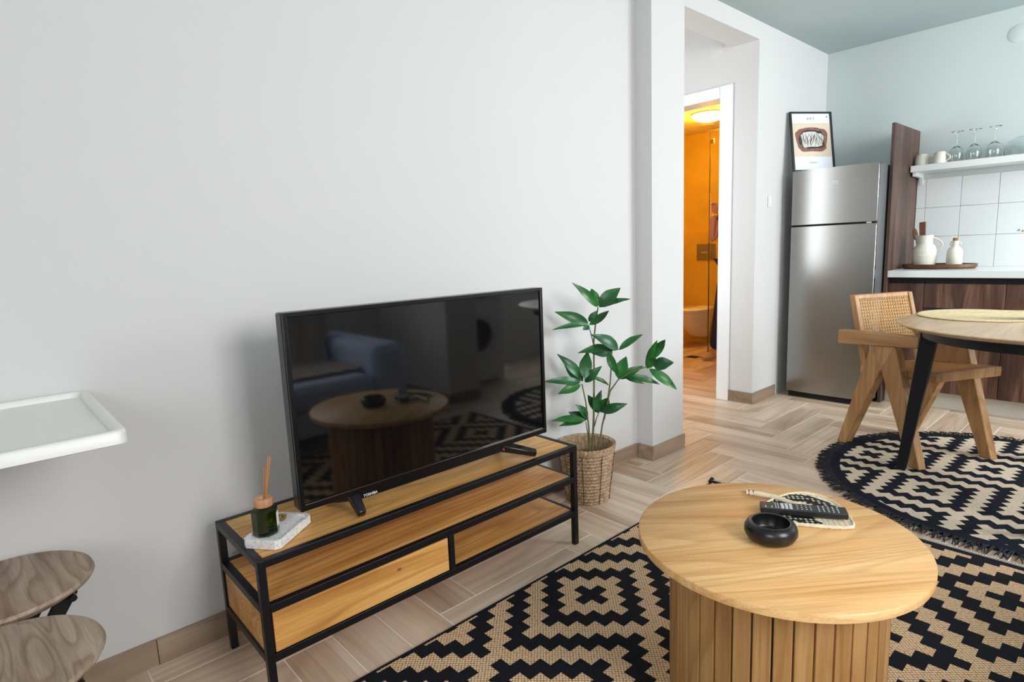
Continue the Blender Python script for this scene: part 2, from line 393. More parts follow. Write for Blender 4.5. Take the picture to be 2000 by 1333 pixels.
# ---------------------------------------------------------------- walls, ceiling
def wall(name, mat, *boxes):
    mb = MB()
    for b_ in boxes: mb.box(*b_)
    return struct(mb.build(name, mat, None))
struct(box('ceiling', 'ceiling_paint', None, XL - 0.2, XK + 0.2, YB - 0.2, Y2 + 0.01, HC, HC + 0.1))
HH = 2.80
struct(box('ceiling_hallway', 'wall_paint', None, 2.1, XR + 0.14, Y2 + TB, 1.6, HH, HH + 0.05))
wall('wall_front', 'wall_paint', (XL - 0.2, XW, 0.0, 0.218, 0, HC))
wall('wall_pillar', 'wall_paint', (XW, XP, -PD, 0.218, 0, HC))
wall('wall_over_opening', 'wall_paint', (XP, XR, Y2, Y2 + TB, ZB, HH))
wall('wall_fridge_side', 'wall_paint', (XR, XK + 0.2, Y2, Y2 + TB, 0, HC))
DY0, DY1, DZ = 0.2835, 1.02, 2.149          # bathroom door opening in the wall x = XR
wall('wall_hall_right', 'wall_paint', (XR, XR + 0.14, Y2 + TB, DY0, 0, HH), (XR, XR + 0.14, DY1, 1.6, 0, HH), (XR, XR + 0.14, DY0, DY1, DZ, HH))
wall('wall_hall_left', 'wall_paint', (2.1, 2.2, 0.218, 0.44, 0, HH), (2.1, 2.2, 1.28, 1.6, 0, HH), (2.1, 2.2, 0.44, 1.28, 0, 0.85), (2.1, 2.2, 0.44, 1.28, 2.25, HH))
wall('wall_hall_end', 'wall_paint', (2.1, XR, 1.5, 1.6, 0, HH), (2.1, XP, 0.1, 0.218, HC, HH))
kw = wall('wall_right', 'kitchen_wall_paint', (XK, XK + 0.14, YB - 0.1, Y2, 0, HC))
# wall with two windows behind the camera
WA = (0.05, 1.20); WB = (2.82, 4.38); WZ = (0.95, 2.38)
wall('wall_back', 'wall_paint', (XL - 0.2, WA[0], YB - 0.2, YB, 0, HC), (WA[0], WA[1], YB - 0.2, YB, 0, WZ[0]), (WA[0], WA[1], YB - 0.2, YB, WZ[1], HC),
     (WA[1], WB[0], YB - 0.2, YB, 0, HC), (WB[0], WB[1], YB - 0.2, YB, 0, WZ[0]), (WB[0], WB[1], YB - 0.2, YB, WZ[1], HC), (WB[1], XK + 0.14, YB - 0.2, YB, 0, HC))
WS = (-3.10, -1.80)
wall('wall_left', 'wall_paint', (XL - 0.2, XL, YB, WS[0], 0, HC), (XL - 0.2, XL, WS[1], 0, 0, HC), (XL - 0.2, XL, WS[0], WS[1], 0, 1.0), (XL - 0.2, XL, WS[0], WS[1], 2.3, HC))
wall('wall_column', 'wall_paint', (2.136, 2.43, YB, -2.40, 0, HC))
def window(n, x0, x1, y, z0, z1, along='x'):
    mb = MB(); w = 0.05
    def add(a0, a1, c0, c1):
        if along == 'x': mb.box(a0, a1, y - 0.06, y - 0.01, c0, c1)
        else: mb.box(y - 0.06, y - 0.01, a0, a1, c0, c1)
    mid = (x0 + x1) / 2
    add(x0, x0 + w, z0, z1); add(x1 - w, x1, z0, z1); add(x0 + w, x1 - w, z0, z0 + w); add(x0 + w, x1 - w, z1 - w, z1); add(mid - w / 2, mid + w / 2, z0 + w, z1 - w)
    return struct(mb.build('window_%d' % n, 'trim_white', None))
window(1, WA[0], WA[1], YB, *WZ); window(2, WB[0], WB[1], YB, *WZ); window(3, WS[0], WS[1], XL, 1.0, 2.3, 'y')

# bathroom shell
struct(box('wall_bath_back', 'bath_plaster', None, BXU, BXU + 0.1, BY0, BY1, 0, BH))
struct(box('wall_bath_ledge', 'bath_plaster', None, BX, BXU, BY0, BY1, 0, 1.27, bevel=0.004))
struct(box('wall_bath_left', 'bath_plaster', None, XR + 0.14, BXU, BY1, BY1 + 0.1, 0, BH))
struct(box('wall_bath_right', 'bath_plaster', None, XR + 0.14, BXU, BY0 - 0.04, BY0, 0, BH))
struct(box('wall_bath_front', 'bath_plaster', None, XR + 0.14, XR + 0.15, DY1 + 0.05, BY1, 0, BH))
struct(box('ceiling_bathroom', 'bath_ceiling', None, XR + 0.14, BXU, BY0, BY1, BH, BH + 0.05))

# baseboards of the same wood-look tile, cut in lengths
def baseboard(name, x0, x1, y, nx, ny, start):
    """runs along x (ny = -1) or along y (nx = -1)"""
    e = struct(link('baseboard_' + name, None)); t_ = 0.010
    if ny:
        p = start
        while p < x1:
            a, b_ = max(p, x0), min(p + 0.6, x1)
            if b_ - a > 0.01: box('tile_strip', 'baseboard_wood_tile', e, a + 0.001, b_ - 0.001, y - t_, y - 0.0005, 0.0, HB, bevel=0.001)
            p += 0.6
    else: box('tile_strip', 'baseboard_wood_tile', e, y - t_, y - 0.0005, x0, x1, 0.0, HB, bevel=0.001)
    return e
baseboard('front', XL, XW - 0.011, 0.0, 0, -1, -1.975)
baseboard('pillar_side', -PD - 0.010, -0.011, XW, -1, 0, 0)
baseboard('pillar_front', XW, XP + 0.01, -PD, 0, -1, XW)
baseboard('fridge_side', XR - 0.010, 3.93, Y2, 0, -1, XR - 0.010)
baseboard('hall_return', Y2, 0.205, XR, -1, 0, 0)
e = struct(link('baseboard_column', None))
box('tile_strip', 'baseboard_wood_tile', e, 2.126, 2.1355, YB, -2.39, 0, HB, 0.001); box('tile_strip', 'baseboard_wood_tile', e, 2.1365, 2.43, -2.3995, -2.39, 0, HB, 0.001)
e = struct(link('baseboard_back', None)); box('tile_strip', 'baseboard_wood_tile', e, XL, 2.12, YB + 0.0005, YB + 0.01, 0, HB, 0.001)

# door casing and jamb lining
tr = struct(link('trim_1', None))
box('casing', 'trim_white', tr, XR - 0.022, XR - 0.0005, 0.206, 0.296, 0.0, 2.214, 0.004)
box('casing', 'trim_white', tr, XR - 0.022, XR - 0.0005, DY1 + 0.004, DY1 + 0.094, 0.0, 2.214, 0.004)
box('casing', 'trim_white', tr, XR - 0.021, XR - 0.0005, 0.297, DY1 + 0.003, 2.135, 2.213, 0.004)
box('jamb', 'trim_white', tr, XR, XR + 0.145, 0.284, 0.2955, 0.0, 2.148, 0.002)
box('jamb', 'trim_white', tr, XR, XR + 0.145, DY1 - 0.016, DY1 - 0.0005, 0.0, 2.148, 0.002)
box('jamb', 'trim_white', tr, XR, XR + 0.145, 0.296, DY1 - 0.0165, 2.136, 2.1485, 0.002)

# round junction-box covers and the switch
def cover(loc, axis, label, r=0.05):
    mb = MB(); mb.lathe([(0, 0.004), (r * 0.9, 0.004), (r, 0.001), (r, -0.001), (0, -0.001)], 32)
    o = mb.build('junction_cover', 'wall_paint', None, smooth=True); o.location = loc; o.rotation_euler = (0, -PI / 2, 0); return tag(o, label, 'wall cover')
cover((XK - 0.001, -1.118, 2.399), 'x', 'round white cover plate on the wall high above the kitchen shelf', 0.055).data.materials[0] = M['kitchen_wall_paint']
cover((XR - 0.001, 0.335, 2.470), 'x', 'round white cover plate on the wall above the bathroom door', 0.055)
sw = thing('light_switch', 'small white rocker light switch on the wall beside the fridge', 'switch', (3.769, Y2, 1.42))
box('plate', 'plastic_white', sw, -0.022, 0.022, -0.008, -0.0005, -0.04, 0.04, 0.003)
box('rocker', 'plastic_white', sw, -0.014, 0.014, -0.012, -0.008, -0.030, 0.030, 0.002)

# ---------------------------------------------------------------- TV stand
SW, SYB, SYF, SH = 1.2025, -0.0713, -0.4162, 0.404
st = thing('tv_stand', 'black metal frame TV stand with oak boards and a drawer, under the television', 'tv stand')
PW = 0.0205
for x0 in (0, SW - PW):
    for y0 in (SYF, SYB - PW): box('leg', 'black_metal', st, x0, x0 + PW, y0, y0 + PW, 0.0, SH, 0.0015)
ZM0, ZM1, ZL0, ZL1 = 0.258, 0.280, 0.120, 0.142
for z0, z1 in ((SH - PW, SH), (ZM0, ZM1), (ZL0, ZL1)):
    box('rail', 'black_metal', st, PW, SW - PW, SYF, SYF + PW, z0, z1, 0.0015)
    box('rail', 'black_metal', st, PW, SW - PW, SYB - PW, SYB, z0, z1, 0.0015)
    for x0 in (0, SW - PW): box('rail', 'black_metal', st, x0, x0 + PW, SYF + PW, SYB - PW, z0 + (0.006 if x0 else 0), z1 - (0.004 if x0 and z1 < SH else 0), 0.0015)
box('top_board', 'oak', st, PW + 0.001, SW - PW - 0.001, SYF + PW + 0.001, SYB - PW - 0.001, SH - 0.016, SH - 0.0015)
box('shelf_board', 'oak', st, PW + 0.001, SW - PW - 0.001, SYF + PW + 0.001, SYB - PW - 0.001, ZM1 - 0.016, ZM1 - 0.0015)
DX = 0.585
box('bottom_board', 'oak', st, PW + 0.001, SW - PW - 0.001, SYF + PW + 0.001, SYB - PW - 0.001, ZL1 - 0.016, ZL1 - 0.0015)
box('divider', 'black_metal', st, DX, DX + 0.020, SYF, SYF + PW, ZL1, ZM0, 0.001)
box('partition', 'oak', st, DX + 0.002, DX + 0.018, SYF + PW, SYB - PW, ZL1, ZM0)
box('side_panel', 'oak', st, 0.006, 0.018, SYF + PW, SYB - PW, ZL1, ZM0)
box('back_panel', 'oak', st, PW, DX, SYB - 0.014, SYB - 0.006, ZL1, ZM0)
dr = box('drawer', 'oak', st, PW + 0.004, DX - 0.004, SYF + 0.002, SYF + 0.020, ZL1 + 0.003, ZM0 - 0.003, 0.001)
kn = MB().lathe([(0, 0.0), (0.5, 0.0), (1, -0.0006), (1, -0.001)], 20)
k_o = kn.build('knot', 'art_brown', dr); k_o.matrix_local = Matrix.Translation((0.40, SYF + 0.0016, 0.222)) @ Matrix.Rotation(PI / 2, 4, 'X') @ Matrix.Diagonal((0.010, 0.006, 1, 1))

# ---------------------------------------------------------------- television
tv = thing('television', 'large black flat-screen television standing on the oak and metal stand', 'television', (0.6397, -0.324, 0.0), math.radians(-0.34))
TW, TZ0, TZ1 = 0.967, 0.4579, 1.014
bz = 0.013; hw = TW / 2
mb = MB(); mb.box(-hw, hw, 0.0, 0.045, TZ0, TZ1); mb.build('cabinet', 'tv_plastic', tv, bevel=0.006)
mb = MB(); mb.box(-hw * 0.6, hw * 0.6, 0.045, 0.075, TZ0 + 0.02, TZ0 + 0.36); mb.build('rear_housing', 'tv_plastic', tv, bevel=0.01)
zb = TZ0 + 0.020
mb = MB()
for x0, x1, z0, z1 in ((-hw, -hw + bz, TZ0, TZ1), (hw - bz, hw, TZ0, TZ1), (-hw + bz, hw - bz, TZ1 - bz, TZ1), (-hw + bz, hw - bz, TZ0, zb)): mb.box(x0, x1, -0.009, 0.0, z0, z1)
mb.build('bezel', 'tv_plastic', tv, bevel=0.002)
box('screen', 'tv_screen', tv, -hw + bz, hw - bz, -0.0035, -0.0005, zb, TZ1 - bz)
box('chin_strip', 'chrome', tv, -hw + bz, hw - bz, -0.0095, -0.009, zb - 0.0022, zb - 0.0008)
text('logo', 'TOSHIBA', 0.0115, 'print_white', tv, frame_mtx((-0.270, -0.0068, TZ0 - 0.0120), (1, 0, 0), (0, 0, 1)))
mb = MB().lathe([(0, 0.001), (0.005, 0.001), (0.006, 0), (0, 0)], 16, mtx=frame_mtx((0.266, -0.0066, TZ0 - 0.011), (1, 0, 0), (0, 0, 1))); mb.build('status_sticker', 'led_red', tv)
mb = MB(); mb.box(-0.335, 0.285, -0.006, 0.030, TZ0 - 0.020, TZ0 + 0.004); mb.build('lower_lip', 'tv_plastic', tv, bevel=0.003)
for sx, base, tip, rear in ((-1, (-0.318, 0.0), (-0.326, -0.056), (-0.355, 0.12)), (1, (0.270, 0.0), (0.376, -0.058), (0.330, 0.12))):
    mb = MB()
    mb.beam((base[0], base[1] + 0.010, TZ0 - 0.006), (tip[0], tip[1], SH + 0.0115), 0.034, 0.030, 0.024, 0.022)
    mb.beam((base[0], base[1] + 0.010, TZ0 - 0.006), (rear[0], rear[1], SH + 0.0115), 0.034, 0.030, 0.022, 0.022)
    mb.build('foot', 'tv_foot_gloss', tv, bevel=0.005, bseg=3)

# ---------------------------------------------------------------- terrazzo tray, diffuser, brass cup
A_, B_, C_, E_ = Vector((0.000, -0.305)), Vector((0.066, -0.391)), Vector((0.204, -0.287)), Vector((0.140, -0.201))
cen = (A_ + B_ + C_ + E_) / 4
def cut(pts, k=0.012):
    out = []
    for i, p in enumerate(pts):
        q, r = pts[i - 1], pts[(i + 1) % len(pts)]; out += [p + (q - p).normalized() * k, p + (r - p).normalized() * k]
    return out
poly = cut([A_, B_, C_, E_]); inner = [cen + (p - cen) * 0.86 for p in poly]; n = len(poly)
z0, z1, z2 = SH, SH + 0.024, SH + 0.018
mb = MB(); vs = [(p.x, p.y, z0) for p in poly] + [(p.x, p.y, z1) for p in poly] + [(p.x, p.y, z1) for p in inner] + [(p.x, p.y, z2) for p in inner]
fs = [tuple(range(n - 1, -1, -1))]
for k in range(3): fs += [(k * n + i, k * n + (i + 1) % n, (k + 1) * n + (i + 1) % n, (k + 1) * n + i) for i in range(n)]
fs.append(tuple(range(3 * n, 4 * n))); mb.add(vs, fs)
tag(mb.build('terrazzo_tray', 'terrazzo', None, bevel=0.0015), 'white speckled terrazzo tray on the end of the TV stand', 'tray')
df = thing('reed_diffuser', 'green glass reed diffuser bottle with wooden collar on the terrazzo tray', 'diffuser', (0.068, -0.302, z2 + 0.0005))
def octa(r, z): return [(r * math.cos(PI / 8 + PI / 4 * i), r * math.sin(PI / 8 + PI / 4 * i), z) for i in range(8)]
mb = MB(); lv = [(0.031, 0.0), (0.034, 0.003), (0.034, 0.068), (0.028, 0.076), (0.020, 0.079), (0.020, 0.084), (0.0175, 0.084), (0.0175, 0.078), (0.026, 0.073), (0.0315, 0.066), (0.0315, 0.006)]
vs = [p for r, z in lv for p in octa(r, z)]; fs = [tuple(range(7, -1, -1)), tuple((len(lv) - 1) * 8 + i for i in range(8))]
for k in range(len(lv) - 1): fs += [(k * 8 + i, k * 8 + (i + 1) % 8, (k + 1) * 8 + (i + 1) % 8, (k + 1) * 8 + i) for i in range(8)]
mb.add(vs, fs).build('bottle', 'green_glass', df)
MB().lathe([(0.009, 0.079), (0.0235, 0.079), (0.024, 0.081), (0.024, 0.099), (0.0225, 0.101), (0.010, 0.101), (0.009, 0.099), (0.009, 0.079)], 28).build('wooden_collar', 'beech', df, smooth=True)
for x, y, zt in ((0.012, 0.018, 0.205), (0.004, 0.012, 0.180), (0.020, -0.002, 0.213), (0.009, 0.010, 0.172)):
    MB().tube([(-x * 0.6, -y * 0.6, 0.012), (x * 1.5, y * 1.5, zt)], 0.0016, 6).build('reed', 'reed', df)
MB().box(-0.0005, 0.0005, -0.011, 0.011, 0.020, 0.058, Matrix.Rotation(-PI / 8 * 0, 4, 'Z') @ Matrix.Translation((0.0319, 0, 0))).build('paper_label', 'paper', df)
df.rotation_euler = (0, 0, -0.55)
MB().lathe([(0, 0.002), (0.010, 0.003), (0.0145, 0.011), (0.016, 0.0115), (0.012, 0.001), (0.006, 0), (0, 0)], 24).build('brass_cup', 'brass', None, smooth=True, loc=(0.128, -0.250, z2 + 0.0005))
tag(bpy.data.objects['brass_cup'], 'tiny dark brass cup on the terrazzo tray beside the diffuser', 'cup')

# ---------------------------------------------------------------- rugs
def kilim(i, j):
    """stepped diamonds around a lattice of centres"""
    best = 99
    for a in range(-5, 6):
        for b_ in range(-7, 8):
            if (a + b_) % 2 == 0: best = min(best, abs(i - 11 * a) + abs(j - 6 * b_))
    return (best // 2) % 2 == 0       # True where the yarn is black
c = 0.0400; RX0, RX1, RY0, RY1 = -0.20, 2.108, -2.09, -0.489; PCX, PCY = 0.956, -0.686; bd = 0.010
mb = MB(); top = 0.008
xs = [RX0, RX0 + bd * 3]; k = math.ceil((RX0 + bd * 3 - PCX) / c + 0.5)
while PCX + (k - 0.5) * c < RX1 - bd * 3: xs.append(PCX + (k - 0.5) * c); k += 1
xs += [RX1 - bd * 3, RX1]
ys = [RY0, RY0 + bd]; k = math.ceil((RY0 + bd - PCY) / c + 0.5)
while PCY + (k - 0.5) * c < RY1 - bd: ys.append(PCY + (k - 0.5) * c); k += 1
ys += [RY1 - bd, RY1]
nx, ny = len(xs), len(ys); mb.v = [(x, y, top) for y in ys for x in xs]
for jy in range(ny - 1):
    for ix in range(nx - 1):
        mx, my = (xs[ix] + xs[ix + 1]) / 2, (ys[jy] + ys[jy + 1]) / 2
        edge = ix in (0, nx - 2) or jy in (0, ny - 2)
        mb.f.append((jy * nx + ix, jy * nx + ix + 1, (jy + 1) * nx + ix + 1, (jy + 1) * nx + ix)); mb.mi.append(0 if edge or kilim(round((mx - PCX) / c), round((my - PCY) / c)) else 1)
mb.cur = 0
for (xa, ya), (xb, yb) in (((RX0, RY0), (RX1, RY0)), ((RX1, RY0), (RX1, RY1)), ((RX1, RY1), (RX0, RY1)), ((RX0, RY1), (RX0, RY0))):
    mb.add([(xa, ya, 0.0005), (xb, yb, 0.0005), (xb, yb, top), (xa, ya, top)], [(0, 1, 2, 3)])
rug = thing('area_rug', 'rectangular black and beige stepped-diamond rug under the coffee table', 'rug')
mb.build('pile', ['rug_black', 'rug_beige'], rug, fix=False)
for xx in (RX1 + 0.004, RX0 - 0.004):
    MB().tube([(xx, RY0 + (RY1 - RY0) * i / 60, 0.007 + 0.001 * math.sin(i * 2)) for i in range(61)], 0.0062, 8).build('edge_cord', 'cord_white', rug, smooth=True)
mb = MB(); mb.tube([(RX1 - 0.030, RY1 + 0.004, 0.010), (RX1 + 0.002, RY1 + 0.010, 0.014), (RX1 + 0.016, RY1 + 0.010, 0.009)], [0.008, 0.009, 0.004], 8); mb.build('corner_knot', 'fringe_black', rug, smooth=True)

RC = Vector((2.95, -1.51)); RR, RA = 0.748, math.radians(-45.7); RPC = Vector((2.626, -1.246)); c2 = 0.0395
mb = MB(); K = 24; cell = {}
ca, sa = math.cos(RA), math.sin(RA)
bm = bmesh.new(); grid = {}
def gv(i, j):
    if (i, j) not in grid:
        u, v = (i - 0.5) * c2, (j - 0.5) * c2; grid[i, j] = bm.verts.new((RPC.x + u * ca - v * sa, RPC.y + u * sa + v * ca, 0.011))
    return grid[i, j]
for i in range(-30, 44):
    for j in range(-36, 40):
        u, v = i * c2, j * c2; x, y = RPC.x + u * ca - v * sa, RPC.y + u * sa + v * ca
        if (Vector((x, y)) - RC).length < RR + 0.06:
            f = bm.faces.new((gv(i, j), gv(i + 1, j), gv(i + 1, j + 1), gv(i, j + 1))); f.material_index = 0 if kilim(i, j) else 1
SEG = 72; RI = RR - 0.045
for k in range(SEG):      # trim to a circle
    a = 2 * PI * (k + 0.5) / SEG; nn = Vector((math.cos(a), math.sin(a), 0))
    bmesh.ops.bisect_plane(bm, geom=bm.verts[:] + bm.edges[:] + bm.faces[:], plane_co=Vector((RC.x, RC.y, 0.011)) + nn * RI * math.cos(PI / SEG), plane_no=nn, clear_outer=True)
me = bpy.data.meshes.new('pile'); bm.to_mesh(me); bm.free(); me.materials.append(M['round_rug_black']); me.materials.append(M['round_rug_cream'])
rr = thing('round_rug', 'round black and cream zigzag rug with black fringe under the dining table', 'rug')
link('pile', me, rr)
MB().lathe([(RI - 0.001, 0.0105), (RI, 0.0125), (RR, 0.0125), (RR + 0.003, 0.008), (RR + 0.003, 0.0005), (RI - 0.001, 0.0005)], SEG * 2, (RC.x, RC.y, 0)).build('border', 'round_rug_black', rr, smooth=True)
mb = MB()
for k in range(620):
    a = 2 * PI * (k + random.random() * 0.8) / 620; da = random.uniform(-0.045, 0.045); ln = random.uniform(0.050, 0.070); h = random.uniform(0.004, 0.012)
    p0 = Vector((RC.x + (RR - 0.004) * math.cos(a), RC.y + (RR - 0.004) * math.sin(a), 0.011)); p1 = Vector((RC.x + (RR + ln * 0.5) * math.cos(a + da * 0.5), RC.y + (RR + ln * 0.5) * math.sin(a + da * 0.5), h + 0.004)); p2 = Vector((RC.x + (RR + ln) * math.cos(a + da), RC.y + (RR + ln) * math.sin(a + da), random.uniform(0.003, 0.010)))
    mb.tube([p0, p1, p2], [0.0035, 0.003, 0.0018], 4)
fr_ = mb.build('fringe', 'fringe_black', rr, fix=False); fr_['kind'] = 'stuff'

# ---------------------------------------------------------------- coffee table
CT = Vector((0.946, -1.292)); CTH, CTR, DR = 0.437, 0.328, 0.250
ct = thing('coffee_table', 'round oak coffee table with a slatted drum base on the rectangular rug', 'coffee table', (CT.x, CT.y, 0.0085))
zt = CTH - 0.0085
tp = MB().lathe([(0, zt - 0.022), (CTR - 0.004, zt - 0.022), (CTR, zt - 0.019), (CTR, zt - 0.002), (CTR - 0.002, zt), (0, zt)], 128).build('table_top', 'oak_table', ct, smooth=True)
tp.rotation_euler = (0, 0, math.radians(-38))
MB().lathe([(0, 0), (DR - 0.012, 0), (DR - 0.012, zt - 0.022), (0, zt - 0.022)], 64).build('drum_core', 'black_gap', ct, smooth=True)
NS = 38; sw_ = 2 * PI * DR / NS
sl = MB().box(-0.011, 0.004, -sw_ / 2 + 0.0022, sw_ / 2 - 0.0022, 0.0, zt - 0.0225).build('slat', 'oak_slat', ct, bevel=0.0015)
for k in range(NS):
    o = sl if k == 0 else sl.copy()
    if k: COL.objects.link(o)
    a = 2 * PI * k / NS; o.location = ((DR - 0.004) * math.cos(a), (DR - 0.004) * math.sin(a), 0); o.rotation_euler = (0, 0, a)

bowl = MB().lathe([(0, 0), (0.040, 0), (0.053, 0.006), (0.0605, 0.020), (0.0600, 0.032), (0.054, 0.043), (0.047, 0.0465), (0.0425, 0.0455), (0.0425, 0.040), (0.041, 0.018), (0.036, 0.012), (0, 0.011)], 64).build('bowl', 'ceramic_black', None, smooth=True, loc=(0.914, -1.296, CTH + 0.0005))
tag(bowl, 'matte black rounded bowl on the coffee table', 'bowl')

# woven leaf-shaped hand fan
fan = thing('hand_fan', 'leaf-shaped woven raffia hand fan in cream and black under the remote', 'fan', (1.140, -1.205, CTH + 0.0008), math.radians(-100))
# local +x from the handle to the tip
FL, FWD_ = 0.215, 0.112
def fan_w(u):  # half width along the length 0..1
    return FWD_ * math.sin(PI * min(1, max(0, u)) ** 0.62) ** 0.62 * (1.0 if u < 0.5 else 1.0 - 0.25 * (u - 0.5) * 2)
mb = MB(); q = 0.0085; nxf = int(FL / q)
for i in range(nxf):
    w = fan_w((i + 0.5) / nxf); nj = int(w / q + 0.35)
    for j in range(-nj, nj + 1):
        x, y = i * q, j * q; d = math.hypot(x - 0.075, y * 0.95)
        ang = math.degrees(math.atan2(abs(y), x - 0.075)); blk = 0
        if 0.048 < d < 0.088 and ang > 28: blk = 1 if (d < 0.062 or d > 0.078) else (i + j) % 2
        elif 0.040 < d <= 0.048 and ang > 40: blk = (i + j) % 2
        mb.cur = blk; up = 0.0012 * ((i + j) % 2)
        mb.box(x + 0.0003, x + q - 0.0003, y - q / 2 + 0.0003, y + q / 2 - 0.0003, 0.0, 0.0035 + up)
mb.build('woven_blade', ['raffia', 'raffia_black'], fan, fix=False)
mb = MB(); ol = []
for k in range(41): u = k / 40; ol.append((u * FL, fan_w(u), 0.0035))
ol2 = ol + [(x, -y, z) for x, y, z in reversed(ol[:-1])]
pts = []
for k, p in enumerate(ol2): pts.append((p[0], p[1], p[2] + 0.0006 * math.sin(k * 2.2)))
mb.tube(pts, 0.0042, 6).build('braided_edge', 'raffia', fan, smooth=True)
mb = MB(); mb.tube([(0.07, 0, 0.009), (0.0, -0.002, 0.0085), (-0.040, -0.018, 0.0085), (-0.066, -0.034, 0.0090)], [0.006, 0.0075, 0.0075, 0.006], 10)
hd = mb.build('handle', 'raffia', fan, smooth=True)
for k in range(5): MB().tube([(-0.046 - 0.005 * k + 0.0045 * math.cos(q_), -0.021 - 0.003 * k - 0.0045 * math.cos(q_), 0.0088 + 0.0072 * math.sin(q_)) for q_ in [2 * PI * w_ / 10 for w_ in range(10)]], 0.0013, 5, True).build('wrapping', 'raffia_black' if k in (1, 3) else 'raffia', hd)
MB().tube([(-0.066, -0.034, 0.009), (-0.078, -0.041, 0.008)], [0.0035, 0.0015], 8).build('twig_tip', 'reed', fan)

# remote control
rm = thing('remote_control', 'long black remote control with many small buttons lying on the fan', 'remote', (1.036, -1.213, CTH + 0.007))
ax = Vector((0.095, -0.173, 0)).normalized(); rm.rotation_euler = (0, math.radians(-1.2), math.atan2(ax.y, ax.x))
RL, RWD, RH = 0.205, 0.046, 0.017
mb = MB(); mb.hexa([(0, -RWD / 2 + 0.006, 0), (RL, -RWD / 2 + 0.006, 0), (RL, RWD / 2 - 0.006, 0), (0, RWD / 2 - 0.006, 0)], [(0, -RWD / 2, RH), (RL, -RWD / 2, RH), (RL, RWD / 2, RH), (0, RWD / 2, RH)])
mb.build('body', 'remote_black', rm, bevel=0.002)
for k in range(3): box('app_button', 'button_grey', rm, 0.050 + 0.010 * k, 0.0575 + 0.010 * k, -0.017, 0.017, RH, RH + 0.0012, 0.0005)
box('power_button', 'led_red', rm, 0.010, 0.014, 0.008, 0.013, RH, RH + 0.001)
box('green_button', 'button_green', rm, 0.026, 0.030, -0.016, -0.004, RH, RH + 0.001); box('white_button', 'button_grey', rm, 0.012, 0.0145, -0.015, -0.004, RH, RH + 0.001)
mb = MB()
for r_ in range(2):
    for s_ in range(4): mb.box(0.036 + 0.006 * r_, 0.039 + 0.006 * r_, -0.016 + 0.0095 * s_, -0.012 + 0.0095 * s_, RH, RH + 0.0009)
for r_ in range(4):
    for s_ in range(3): mb.box(0.088 + 0.0105 * r_, 0.091 + 0.0105 * r_, -0.013 + 0.0115 * s_, -0.010 + 0.0115 * s_, RH, RH + 0.0009)
for r_ in range(5):
    for s_ in range(4): mb.box(0.138 + 0.011 * r_, 0.1415 + 0.011 * r_, -0.016 + 0.0098 * s_, -0.0125 + 0.0098 * s_, RH, RH + 0.0009)
bf = mb.build('small_buttons', 'button_grey', rm); bf['kind'] = 'stuff'

# ---------------------------------------------------------------- plant in a basket
pl = thing('potted_plant', 'leafy green plant in a woven seagrass basket between television and pillar', 'plant', (1.566, -0.152, 0.0))
BZ = 0.262
def plait(a, z, k):
    row = z / 0.0155; ph = (math.floor(row) % 2) * PI
    return 0.0035 * math.sin(row * 2 * PI) + 0.0022 * math.sin(a * 46 + ph + 5.0 * abs((row % 1) - 0.5))
prof = [(0, 0.0)] + [(0.098 + 0.029 * min(1, (z / BZ)) ** 0.9, z) for z in [BZ * i / 100 for i in range(101)]]
prof += [(0.131, BZ - 0.02), (0.134, BZ), (0.128, BZ + 0.006), (0.119, BZ), (0.112, BZ - 0.07)]
MB().lathe(prof, 180, rad=lambda a, z, k: plait(a, z, k) if k > 0 else 0).build('basket', 'seagrass', pl, smooth=True, fix=True)
for k in range(9):
    a = 2 * PI * k / 9 + 0.2
    MB().tube([((0.1025 + 0.029 * i / 10) * math.cos(a), (0.1025 + 0.029 * i / 10) * math.sin(a), 0.004 + (BZ - 0.03) * i / 10) for i in range(11)], 0.0016, 5).build('stitch', 'soil', pl, smooth=True)
MB().lathe([(0, BZ - 0.075), (0.06, BZ - 0.07), (0.111, BZ - 0.075)], 40).build('soil', 'soil', pl, smooth=True)
PB = Vector((1.566, -0.152, 0.262)); RH_ = Vector((RT.x, RT.y, 0)).normalized(); FH = Vector((FWD.x, FWD.y, 0)).normalized()
def pp(zx, zy, dep=0.0):
    """a point of the plant from the photo, dep metres behind the pot's axis"""
    px, py = 1000 + zx / 2.665, 500 + zy / 2.665
    d = FWD + RT * ((px - 1000) / FPX) + UP * (-(py - 666.5) / FPX)
    k = ((PB - CAM).dot(FH) + dep) / d.dot(FH); p = CAM + d * k
    if p.y > -0.03: p = CAM + d * ((-0.03 - CAM.y) / d.y)
    p -= Vector(pl.location)
    return p
def stem(pts, r0, r1):
    P3 = [pp(*p) for p in pts]
    out = []
    for i in range(len(P3) - 1):
        for s_ in range(4): out.append(P3[i].lerp(P3[i + 1], s_ / 4))
    out.append(P3[-1]); n_ = len(out)
    MB().tube(out, [r0 + (r1 - r0) * i / (n_ - 1) for i in range(n_)], 7).build('stem', 'leaf_stem', pl, smooth=True)
stem([(415, 1085, 0), (425, 850, 0), (427, 640, 0), (425, 450, 0.01), (436, 340, 0.0), (448, 268, 0.0)], 0.0055, 0.003)
stem([(408, 1085, -0.01), (400, 900, -0.02), (384, 760, -0.03), (364, 668, -0.03)], 0.0045, 0.003)
stem([(440, 1085, 0.01), (470, 880, 0.01), (492, 790, 0.0), (512, 650, 0.01), (520, 500, 0.02)], 0.0045, 0.003)
stem([(480, 850, 0.0), (510, 705, -0.02), (553, 645, -0.03), (620, 605, -0.035), (700, 578, -0.04)], 0.0040, 0.0025)
stem([(408, 1040, 0), (396, 935, -0.01), (384, 865, -0.02)], 0.003, 0.002)
stem([(428, 890, 0), (440, 845, -0.01), (453, 815, -0.02)], 0.003, 0.002)
